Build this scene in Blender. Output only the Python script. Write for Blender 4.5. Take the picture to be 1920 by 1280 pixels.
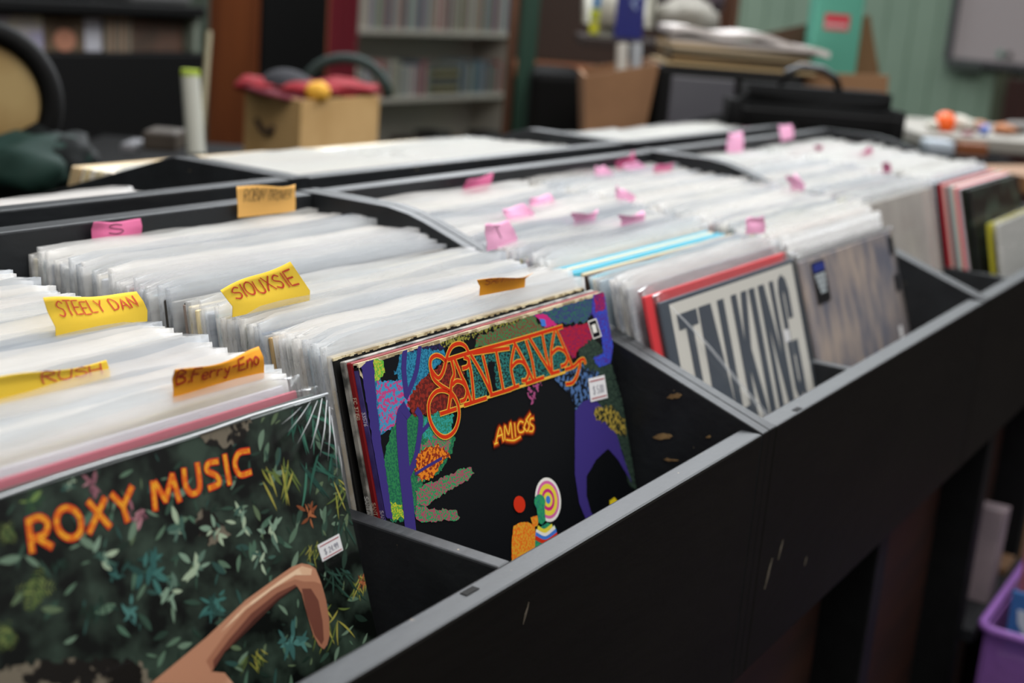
import bpy, bmesh, math, random
from mathutils import Vector, Matrix
from mathutils.geometry import tessellate_polygon
for o in list(bpy.data.objects): bpy.data.objects.remove(o)
SC = bpy.context.scene
COL = SC.collection
R = random.Random(7)
PI = math.pi

# ------------------------------------------------------------------ camera
CP = Vector((-0.9654, -0.3469, 0.3132))
YAW, PIT, ROL, FPX = 0.5458, -0.2521, 0.0795, 2545.86
FW = Vector((math.cos(YAW)*math.cos(PIT), math.sin(YAW)*math.cos(PIT), math.sin(PIT)))
_r = FW.cross(Vector((0, 0, 1))).normalized(); _u = _r.cross(FW)
RT = _r*math.cos(ROL) + _u*math.sin(ROL)
UP = -_r*math.sin(ROL) + _u*math.cos(ROL)
cam = bpy.data.cameras.new('camera')
cam.sensor_width = 36; cam.lens = FPX/1920*36; cam.clip_start = .02; cam.clip_end = 60
cam.dof.use_dof = True; cam.dof.focus_distance = .86; cam.dof.aperture_fstop = 5.4
co = bpy.data.objects.new('camera', cam); COL.objects.link(co)
M = Matrix((RT, UP, -FW)).transposed().to_4x4(); M.translation = CP
co.matrix_world = M
SC.camera = co

# ------------------------------------------------------------------ world, light, exposure
w = bpy.data.worlds.new('world'); SC.world = w; w.use_nodes = True
bgn = w.node_tree.nodes['Background']
bgn.inputs[1].default_value = .62
_tc = w.node_tree.nodes.new('ShaderNodeTexCoord'); _sx = w.node_tree.nodes.new('ShaderNodeSeparateXYZ'); _cr = w.node_tree.nodes.new('ShaderNodeValToRGB')
w.node_tree.links.new(_tc.outputs['Generated'], _sx.inputs[0]); w.node_tree.links.new(_sx.outputs['Z'], _cr.inputs[0]); w.node_tree.links.new(_cr.outputs[0], bgn.inputs[0])
_cr.color_ramp.elements[0].color = (.05, .047, .043, 1); _cr.color_ramp.elements[0].position = .0
_cr.color_ramp.elements[1].color = (1.0, 1.0, 1.0, 1); _cr.color_ramp.elements[1].position = .5
SC.view_settings.view_transform = 'Standard'; SC.view_settings.look = 'None'
SC.view_settings.gamma = 1; SC.view_settings.use_curve_mapping = False
SC.view_settings.exposure = 0.07
SC.cycles.transparent_max_bounces = 24
def area(name, loc, target, sx, sy, power, col):
    l = bpy.data.lights.new(name, 'AREA'); l.shape = 'RECTANGLE'; l.size = sx; l.size_y = sy
    l.energy = power; l.color = col
    o = bpy.data.objects.new(name, l); COL.objects.link(o); o.location = loc
    o.rotation_euler = (Vector(target)-Vector(loc)).to_track_quat('-Z', 'Y').to_euler()
    return o
area('skylight', (2.2, .9, 2.0), (.3, .3, 0), 3.0, 2.0, 120, (.92, .96, 1))
area('window_daylight', (5.05, 2.5, 1.6), (.3, .2, 0), 2.8, 1.8, 110, (.93, .96, 1))
area('room_light', (-.3, -.5, 2.3), (.2, .1, 0), 2.2, 1.6, 62, (1, .97, .93))

# ------------------------------------------------------------------ projection helpers: a pixel and a real plane give a point
def ray(p): return FW + RT*((p[0]-960)/FPX) - UP*((p[1]-640)/FPX)
def on(p, ax, v):
    d = ray(p); return CP + d*((v-CP[ax])/d[ax])
def at(p, D): return CP + ray(p)*D

# ------------------------------------------------------------------ materials
def hexl(c):
    if isinstance(c, str):
        c = [int(c[i:i+2], 16)/255 for i in (0, 2, 4)]
        c = [x/12.92 if x <= .04045 else ((x+.055)/1.055)**2.4 for x in c]
    return (c[0], c[1], c[2], 1)
MATS = {}
def mat(name, col, rough=.6, col2=None, scale=20, lo=.45, hi=.6, bump=0, bscale=60, metal=0, alpha=1, coat=0, spec=.5, trans=0, stretch=None, detail=4):
    if name in MATS: return MATS[name]
    m = bpy.data.materials.new(name); m.use_nodes = True; nt = m.node_tree; b = nt.nodes['Principled BSDF']
    b.inputs['Base Color'].default_value = hexl(col); b.inputs['Roughness'].default_value = rough
    b.inputs['Metallic'].default_value = metal; b.inputs['Alpha'].default_value = alpha
    b.inputs['Coat Weight'].default_value = coat; b.inputs['Specular IOR Level'].default_value = spec
    b.inputs['Transmission Weight'].default_value = trans
    tc = nt.nodes.new('ShaderNodeTexCoord'); src = tc.outputs['Object']
    if stretch:
        mp = nt.nodes.new('ShaderNodeMapping'); mp.inputs['Scale'].default_value = stretch
        nt.links.new(src, mp.inputs[0]); src = mp.outputs[0]
    if col2 is not None:
        n = nt.nodes.new('ShaderNodeTexNoise'); n.inputs['Scale'].default_value = scale; n.inputs['Detail'].default_value = detail
        r = nt.nodes.new('ShaderNodeMapRange'); r.inputs[1].default_value = lo; r.inputs[2].default_value = hi
        mx = nt.nodes.new('ShaderNodeMix'); mx.data_type = 'RGBA'
        mx.inputs[6].default_value = hexl(col); mx.inputs[7].default_value = hexl(col2)
        nt.links.new(src, n.inputs['Vector']); nt.links.new(n.outputs[0], r.inputs[0]); nt.links.new(r.outputs[0], mx.inputs[0])
        nt.links.new(mx.outputs[2], b.inputs['Base Color'])
    if bump:
        n = nt.nodes.new('ShaderNodeTexNoise'); n.inputs['Scale'].default_value = bscale; n.inputs['Detail'].default_value = 6
        bp = nt.nodes.new('ShaderNodeBump'); bp.inputs['Strength'].default_value = bump; bp.inputs['Distance'].default_value = .002
        nt.links.new(src, n.inputs['Vector']); nt.links.new(n.outputs[0], bp.inputs['Height']); nt.links.new(bp.outputs[0], b.inputs['Normal'])
    MATS[name] = m; return m
paint = mat('worn black paint', '101112', .55, '151617', 30, .4, .7, .3, 90, stretch=(.3, 1, 1), spec=.2)
# worn paint with specks of bare wood
def worn():
    m = mat('worn charcoal paint', '17191c', .5, '222528', 26, .35, .7, .25, 120, stretch=(.35, 1, 1), spec=.36)
    nt = m.node_tree; b = nt.nodes['Principled BSDF']; mx = [n for n in nt.nodes if n.type == 'MIX'][0]
    n = nt.nodes.new('ShaderNodeTexNoise'); n.inputs['Scale'].default_value = 150; n.inputs['Detail'].default_value = 3
    tc = [n_ for n_ in nt.nodes if n_.type == 'TEX_COORD'][0]; nt.links.new(tc.outputs['Object'], n.inputs['Vector'])
    r = nt.nodes.new('ShaderNodeMapRange'); r.inputs[1].default_value = .735; r.inputs[2].default_value = .75
    m2 = nt.nodes.new('ShaderNodeMix'); m2.data_type = 'RGBA'; m2.inputs[7].default_value = hexl('8a7a62')
    nt.links.new(n.outputs[0], r.inputs[0]); nt.links.new(r.outputs[0], m2.inputs[0]); nt.links.new(mx.outputs[2], m2.inputs[6])
    nt.links.new(m2.outputs[2], b.inputs['Base Color'])
    return m
railm = worn()
facem = mat('brown black outer face', '0d0b08', .6, '12100c', 14, .4, .7, .3, 90, stretch=(.3, 1, 1), spec=.18)  # darker, browner tone given only to the outer front faces
def jacket_mat(kind):
    m = bpy.data.materials.new('printed cardboard ' + kind); m.use_nodes = True; nt = m.node_tree; b = nt.nodes['Principled BSDF']
    b.inputs['Roughness'].default_value = .5; b.inputs['Specular IOR Level'].default_value = .22
    if kind == 'jacket':
        n = nt.nodes.new('ShaderNodeObjectInfo'); nt.links.new(n.outputs['Color'], b.inputs['Base Color'])
    else:
        n = nt.nodes.new('ShaderNodeAttribute'); n.attribute_name = 'jcol'; nt.links.new(n.outputs['Color'], b.inputs['Base Color'])
    return m
jackm = jacket_mat('jacket'); jackattr = jacket_mat('far jacket')
def poly_mat(name, col, alpha, rough, tr=.35):
    m = bpy.data.materials.new(name); m.use_nodes = True; nt = m.node_tree; b = nt.nodes['Principled BSDF']
    b.inputs['Base Color'].default_value = hexl(col); b.inputs['Roughness'].default_value = rough; b.inputs['Specular IOR Level'].default_value = .6
    out = nt.nodes['Material Output']
    t = nt.nodes.new('ShaderNodeBsdfTransparent'); tl = nt.nodes.new('ShaderNodeBsdfTranslucent'); tl.inputs[0].default_value = hexl(col)
    m1 = nt.nodes.new('ShaderNodeMixShader'); m1.inputs[0].default_value = tr
    nt.links.new(b.outputs[0], m1.inputs[1]); nt.links.new(tl.outputs[0], m1.inputs[2])
    m2 = nt.nodes.new('ShaderNodeMixShader'); m2.inputs[0].default_value = alpha
    nt.links.new(t.outputs[0], m2.inputs[1]); nt.links.new(m1.outputs[0], m2.inputs[2]); nt.links.new(m2.outputs[0], out.inputs[0])
    tc = nt.nodes.new('ShaderNodeTexCoord'); mp = nt.nodes.new('ShaderNodeMapping'); mp.inputs['Scale'].default_value = (1, 3, 3)
    n = nt.nodes.new('ShaderNodeTexNoise'); n.inputs['Scale'].default_value = 22; n.inputs['Detail'].default_value = 2
    bp = nt.nodes.new('ShaderNodeBump'); bp.inputs['Strength'].default_value = .5; bp.inputs['Distance'].default_value = .003
    nt.links.new(tc.outputs['Object'], mp.inputs[0]); nt.links.new(mp.outputs[0], n.inputs['Vector']); nt.links.new(n.outputs[0], bp.inputs['Height'])
    nt.links.new(bp.outputs[0], b.inputs['Normal'])
    if name == 'hazy polythene':
        oi = nt.nodes.new('ShaderNodeObjectInfo'); rp = nt.nodes.new('ShaderNodeValToRGB'); rp.color_ramp.elements[0].color = hexl('b4bac2'); rp.color_ramp.elements[1].color = hexl('f8f6f3'); rp.color_ramp.elements[1].position = .7
        e = rp.color_ramp.elements.new(.25); e.color = hexl('dce0e4')
        nt.links.new(oi.outputs['Random'], rp.inputs[0]); nt.links.new(rp.outputs[0], b.inputs['Base Color']); nt.links.new(rp.outputs[0], tl.inputs[0])
        n2 = nt.nodes.new('ShaderNodeTexNoise'); n2.inputs['Scale'].default_value = 12; mp2 = nt.nodes.new('ShaderNodeMapping'); mp2.inputs['Scale'].default_value = (.6, 20, 6)
        ad = nt.nodes.new('ShaderNodeVectorMath'); nt.links.new(tc.outputs['Object'], mp2.inputs[0]); nt.links.new(mp2.outputs[0], ad.inputs[0]); nt.links.new(oi.outputs['Location'], ad.inputs[1])
        mr = nt.nodes.new('ShaderNodeMapRange'); mr.inputs[1].default_value = .35; mr.inputs[2].default_value = .65; mr.inputs[3].default_value = .25; mr.inputs[4].default_value = .62
        nt.links.new(ad.outputs[0], n2.inputs['Vector']); nt.links.new(n2.outputs[0], mr.inputs[0]); sz = nt.nodes.new('ShaderNodeSeparateXYZ'); nt.links.new(tc.outputs['Object'], sz.inputs[0])
        mz = nt.nodes.new('ShaderNodeMapRange'); mz.inputs[1].default_value = .27; mz.inputs[2].default_value = .309; mz.inputs[3].default_value = .5; mz.inputs[4].default_value = 1
        mu = nt.nodes.new('ShaderNodeMath'); mu.operation = 'MULTIPLY'; nt.links.new(sz.outputs['Z'], mz.inputs[0]); nt.links.new(mr.outputs[0], mu.inputs[0]); nt.links.new(mz.outputs[0], mu.inputs[1]); nt.links.new(mu.outputs[0], m2.inputs[0])
    MATS[name] = m; return m
sleevem = poly_mat('hazy polythene', 'eaecee', .46, .24)
sleevefar = poly_mat('hazy polythene far', 'eeeeec', .5, .3)
def film_mat(name, rough, haze=0, refl=.9):
    m = bpy.data.materials.new(name); m.use_nodes = True; nt = m.node_tree; nt.nodes.remove(nt.nodes['Principled BSDF']); out = nt.nodes['Material Output']
    t = nt.nodes.new('ShaderNodeBsdfTransparent'); g = nt.nodes.new('ShaderNodeBsdfGlossy'); g.inputs['Roughness'].default_value = rough; g.inputs[0].default_value = (refl, refl, refl, 1)
    lw = nt.nodes.new('ShaderNodeLayerWeight'); lw.inputs[0].default_value = .5; pw = nt.nodes.new('ShaderNodeMath'); pw.operation = 'POWER'; pw.inputs[1].default_value = 4.5
    f = nt.nodes.new('ShaderNodeMath'); f.operation = 'MULTIPLY_ADD'; f.inputs[1].default_value = .8; f.inputs[2].default_value = .04; m1 = nt.nodes.new('ShaderNodeMixShader')
    nt.links.new(lw.outputs['Facing'], pw.inputs[0]); nt.links.new(pw.outputs[0], f.inputs[0]); nt.links.new(f.outputs[0], m1.inputs[0]); nt.links.new(t.outputs[0], m1.inputs[1]); nt.links.new(g.outputs[0], m1.inputs[2]); last = m1
    if haze:
        d = nt.nodes.new('ShaderNodeBsdfDiffuse'); d.inputs[0].default_value = (.85, .87, .9, 1); m2 = nt.nodes.new('ShaderNodeMixShader'); m2.inputs[0].default_value = haze
        nt.links.new(m1.outputs[0], m2.inputs[1]); nt.links.new(d.outputs[0], m2.inputs[2]); last = m2
    nt.links.new(last.outputs[0], out.inputs[0]); MATS[name] = m; return m
clearm = film_mat('clear polythene', .16, .03, .7)
wrapm = film_mat('shrink film', .05, 0, .6)

# ------------------------------------------------------------------ mesh helpers
def tag(o, label=None, cat=None, group=None, kind=None):
    if label: o['label'] = label
    if cat: o['category'] = cat
    if group: o['group'] = group
    if kind: o['kind'] = kind
    return o
def link(name, me, m=None, parent=None, loc=None):
    o = bpy.data.objects.new(name, me); COL.objects.link(o)
    if m is not None and me is not None:
        for x in (m if isinstance(m, (list, tuple)) else [m]): me.materials.append(x)
    if parent: o.parent = parent
    if loc is not None: o.location = loc
    return o
def empty(name, loc, rz=0):
    o = bpy.data.objects.new(name, None); COL.objects.link(o); o.location = loc; o.rotation_euler.z = rz
    o.empty_display_size = .05; return o
def done(bm, name, m, parent=None, smooth=False, loc=None, bevel=0, seg=2, recalc=True):
    if recalc: bmesh.ops.recalc_face_normals(bm, faces=bm.faces)
    me = bpy.data.meshes.new(name); bm.to_mesh(me); bm.free()
    if smooth:
        for p in me.polygons: p.use_smooth = True
    o = link(name, me, m, parent, loc)
    if bevel:
        md = o.modifiers.new('bevel', 'BEVEL'); md.width = bevel; md.segments = seg; md.limit_method = 'ANGLE'; md.angle_limit = .6
    return o
def bx(bm, a, b, mi=0, M=None):
    v = [bm.verts.new((x, y, z)) for x in (a[0], b[0]) for y in (a[1], b[1]) for z in (a[2], b[2])]
    if M is not None:
        for q in v: q.co = M @ q.co
    fs = [bm.faces.new([v[i] for i in f]) for f in ((0, 1, 3, 2), (4, 6, 7, 5), (0, 4, 5, 1), (2, 3, 7, 6), (0, 2, 6, 4), (1, 5, 7, 3))]
    for f in fs: f.material_index = mi
    return fs
def box(name, a, b, m, parent=None, bevel=.002, loc=None):
    bm = bmesh.new(); bx(bm, a, b); return done(bm, name, m, parent, bevel=bevel, loc=loc)
def prism(bm, pts, axis, a, b, mi=0):
    def v3(p, t): return {0: (t, p[0], p[1]), 1: (p[0], t, p[1]), 2: (p[0], p[1], t)}[axis]
    A = [bm.verts.new(v3(p, a)) for p in pts]; B = [bm.verts.new(v3(p, b)) for p in pts]
    n = len(pts); fs = [bm.faces.new(A), bm.faces.new(B[::-1])]
    for i in range(n): fs.append(bm.faces.new((A[i], B[i], B[(i+1) % n], A[(i+1) % n])))
    for f in fs: f.material_index = mi
def tube(bm, pts, r, n=10, cap=True, mi=0):
    pts = [Vector(p) for p in pts]; rings = []
    for i, p in enumerate(pts):
        d = (pts[min(i+1, len(pts)-1)]-pts[max(i-1, 0)]).normalized()
        a = d.cross(Vector((0, 0, 1)) if abs(d.z) < .9 else Vector((1, 0, 0))).normalized(); b = d.cross(a)
        rr = r[i] if isinstance(r, (list, tuple)) else r
        rings.append([bm.verts.new(p + a*math.cos(2*PI*k/n)*rr + b*math.sin(2*PI*k/n)*rr) for k in range(n)])
    for i in range(len(rings)-1):
        for k in range(n): bm.faces.new((rings[i][k], rings[i][(k+1) % n], rings[i+1][(k+1) % n], rings[i+1][k])).material_index = mi
    if cap: bm.faces.new(rings[0][::-1]).material_index = mi; bm.faces.new(rings[-1]).material_index = mi
def lathe(bm, prof, n=24, c=(0, 0, 0), mi=0):
    rings = [[bm.verts.new((c[0]+r*math.cos(2*PI*k/n), c[1]+r*math.sin(2*PI*k/n), c[2]+z)) for k in range(n)] for r, z in prof]
    for i in range(len(rings)-1):
        for k in range(n): bm.faces.new((rings[i][k], rings[i][(k+1) % n], rings[i+1][(k+1) % n], rings[i+1][k])).material_index = mi
    if prof[0][0] > 1e-5: bm.faces.new(rings[0][::-1]).material_index = mi
    if prof[-1][0] > 1e-5: bm.faces.new(rings[-1]).material_index = mi
def blob(bm, c, r, seed=0, amp=.12, mi=0, sub=3):
    g = bmesh.ops.create_icosphere(bm, subdivisions=sub, radius=1); rr = random.Random(seed)
    ph = [rr.uniform(0, 6) for _ in range(9)]
    for v in g['verts']:
        p = v.co.copy(); k = 1+amp*(math.sin(3*p.x+ph[0])*math.sin(4*p.y+ph[1])+.6*math.sin(7*p.z+ph[2])*math.sin(6*p.x+ph[3])+.4*math.sin(11*p.y+ph[4]))
        v.co = Vector((c[0]+p.x*r[0]*k, c[1]+p.y*r[1]*k, c[2]+p.z*r[2]*k))
    for v in g['verts']:
        for f in v.link_faces: f.material_index = mi; f.smooth = True
def catmull(P, n=5):
    out = []
    for i in range(len(P)-1):
        p0, p1, p2, p3 = P[max(i-1, 0)], P[i], P[i+1], P[min(i+2, len(P)-1)]
        for k in range(n):
            t = k/n
            out.append(tuple(.5*((2*p1[j])+(-p0[j]+p2[j])*t+(2*p0[j]-5*p1[j]+4*p2[j]-p3[j])*t*t+(-p0[j]+3*p1[j]-3*p2[j]+p3[j])*t**3) for j in (0, 1)))
    out.append(tuple(P[-1])); return out
def ribbon2(P, w, taper=0):
    """two offset sides of a 2D polyline"""
    A, B = [], []; n = len(P)
    for i, p in enumerate(P):
        a = P[max(i-1, 0)]; b = P[min(i+1, n-1)]; dx, dy = b[0]-a[0], b[1]-a[1]; l = math.hypot(dx, dy) or 1
        ww = w/2
        if taper: ww *= .35+.65*math.sin(PI*min(max(i/(n-1), .0), 1))
        e = 0
        A.append((p[0]-dy/l*ww, p[1]+dx/l*ww)); B.append((p[0]+dy/l*ww, p[1]-dx/l*ww))
    return A, B
def ext(P, e):
    """lengthen both ends of a polyline by e"""
    P = [tuple(p) for p in P]
    (a, b), (c, d) = P[0], P[1]; l = math.hypot(a-c, b-d) or 1; s = (a+(a-c)/l*e, b+(b-d)/l*e)
    (a, b), (c, d) = P[-1], P[-2]; l = math.hypot(a-c, b-d) or 1; t = (a+(a-c)/l*e, b+(b-d)/l*e)
    return [s]+P[1:-1]+[t]

# ------------------------------------------------------------------ stroke alphabet (drawn letters)
def _o(x0, x1, y0, y1, n=10): return [((x0+x1)/2+(x1-x0)/2*math.cos(PI/2+2*PI*i/n), (y0+y1)/2+(y1-y0)/2*math.sin(PI/2+2*PI*i/n)) for i in range(n+1)]
G = {
 'A': [[(0, 0), (.35, 1), (.7, 0)], [(.12, .35), (.58, .35)]], 'B': [[(0, 0), (0, 1), (.45, .9), (.5, .7), (.1, .52), (.55, .4), (.6, .12), (0, 0)]],
 'C': [[(.6, .85), (.35, 1), (.05, .75), (.05, .25), (.35, 0), (.6, .15)]], 'D': [[(0, 0), (0, 1), (.45, .85), (.6, .5), (.45, .12), (0, 0)]],
 'E': [[(.55, 1), (0, 1), (0, 0), (.55, 0)], [(0, .5), (.45, .5)]], 'F': [[(.55, 1), (0, 1), (0, 0)], [(0, .5), (.42, .5)]],
 'G': [[(.6, .85), (.3, 1), (.03, .7), (.03, .25), (.3, 0), (.6, .2), (.6, .48), (.35, .48)]], 'H': [[(0, 0), (0, 1)], [(.6, 0), (.6, 1)], [(0, .5), (.6, .5)]],
 'I': [[(.1, 0), (.1, 1)]], 'K': [[(0, 0), (0, 1)], [(.6, 1), (0, .42)], [(.2, .6), (.62, 0)]], 'L': [[(0, 1), (0, 0), (.5, 0)]],
 'M': [[(0, 0), (.05, 1), (.38, .35), (.7, 1), (.76, 0)]], 'N': [[(0, 0), (0, 1), (.6, 0), (.6, 1)]], 'O': [_o(0, .65, 0, 1)],
 'P': [[(0, 0), (0, 1), (.5, .9), (.5, .6), (0, .5)]], 'R': [[(0, 0), (0, 1), (.5, .9), (.5, .62), (0, .5)], [(.15, .5), (.6, 0)]],
 'S': [[(.55, .85), (.3, 1), (.05, .8), (.1, .6), (.5, .42), (.55, .18), (.3, 0), (0, .12)]], 'T': [[(0, 1), (.65, 1)], [(.33, 1), (.33, 0)]],
 'U': [[(0, 1), (.03, .2), (.3, 0), (.58, .2), (.6, 1)]], 'W': [[(0, 1), (.2, 0), (.4, .7), (.6, 0), (.8, 1)]], 'X': [[(0, 0), (.6, 1)], [(0, 1), (.6, 0)]],
 'Y': [[(0, 1), (.32, .5), (.64, 1)], [(.32, .5), (.3, 0)]], 'Z': [[(0, 1), (.6, 1), (0, 0), (.6, 0)]], '-': [[(.05, .5), (.4, .5)]], '.': [[(.05, 0), (.12, .06)]],
 '!': [[(.1, 1), (.1, .3)], [(.1, .08), (.1, 0)]], ' ': [], '$': [[(.55, .85), (.3, 1), (.05, .8), (.5, .42), (.55, .18), (.3, 0), (0, .12)], [(.28, 1.1), (.28, -.1)]],
 'e': [[(.05, .32), (.42, .36), (.4, .55), (.2, .62), (.03, .35), (.15, .03), (.42, .1)]], 'r': [[(0, .6), (.02, 0)], [(.02, .4), (.2, .6), (.38, .55)]],
 'y': [[(0, .6), (.15, .2), (.32, .2)], [(.42, .62), (.34, .1), (.22, -.35), (.02, -.3)]], 'n': [[(0, .6), (0, 0)], [(0, .4), (.2, .62), (.38, .5), (.4, 0)]], 'o': [_o(0, .42, 0, .62)],
 '0': [_o(0, .5, 0, 1)], '1': [[(.1, .8), (.3, 1), (.3, 0)]], '2': [[(.02, .8), (.25, 1), (.48, .8), (.4, .5), (0, 0), (.5, 0)]], '3': [[(0, .95), (.45, .95), (.2, .58), (.48, .35), (.3, 0), (0, .1)]],
 '4': [[(.4, 0), (.4, 1), (0, .35), (.52, .35)]], '5': [[(.5, 1), (.08, 1), (.05, .58), (.4, .55), (.5, .25), (.25, 0), (0, .1)]], '6': [[(.45, 1), (.1, .6), (.03, .25), (.25, 0), (.48, .25), (.28, .5), (.05, .35)]],
 '7': [[(0, 1), (.5, 1), (.15, 0)]], '8': [_o(.04, .46, .5, 1), _o(0, .5, 0, .5)], '9': [[(.45, .7), (.2, .5), (.03, .75), (.25, 1), (.47, .75), (.4, 0)]]}
SMOOTH = set('BCDGOPRSUeryno023568969$')
def text_strokes(s, gap=.22, jit=0, seed=1):
    """list of polylines in units of the letter height, and the total width"""
    rr = random.Random(seed); x = 0; out = []
    for ch in s:
        g = G[ch]; wd = max([p[0] for l in g for p in l], default=.35); dy = rr.uniform(-jit, jit); sc = 1+rr.uniform(-jit, jit)
        for l in g:
            l2 = [(x+p[0]*sc+p[1]*jit*.6, p[1]*sc+dy) for p in l]
            out.append(catmull(l2, 4) if ch in SMOOTH and len(l2) > 3 else l2)
        x += wd+gap
    return out, x-gap
def lay(bm, polylines, f, w, mi=0, jw=0):
    """ribbons mapped through f(x,y)->Vector"""
    for P in polylines:
        P = ext(P, w*.4)
        A, B = ribbon2(P, w)
        va = [bm.verts.new(f(*p)) for p in A]; vb = [bm.verts.new(f(*p)) for p in B]
        for i in range(len(P)-1): bm.faces.new((va[i], va[i+1], vb[i+1], vb[i])).material_index = mi
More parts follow.
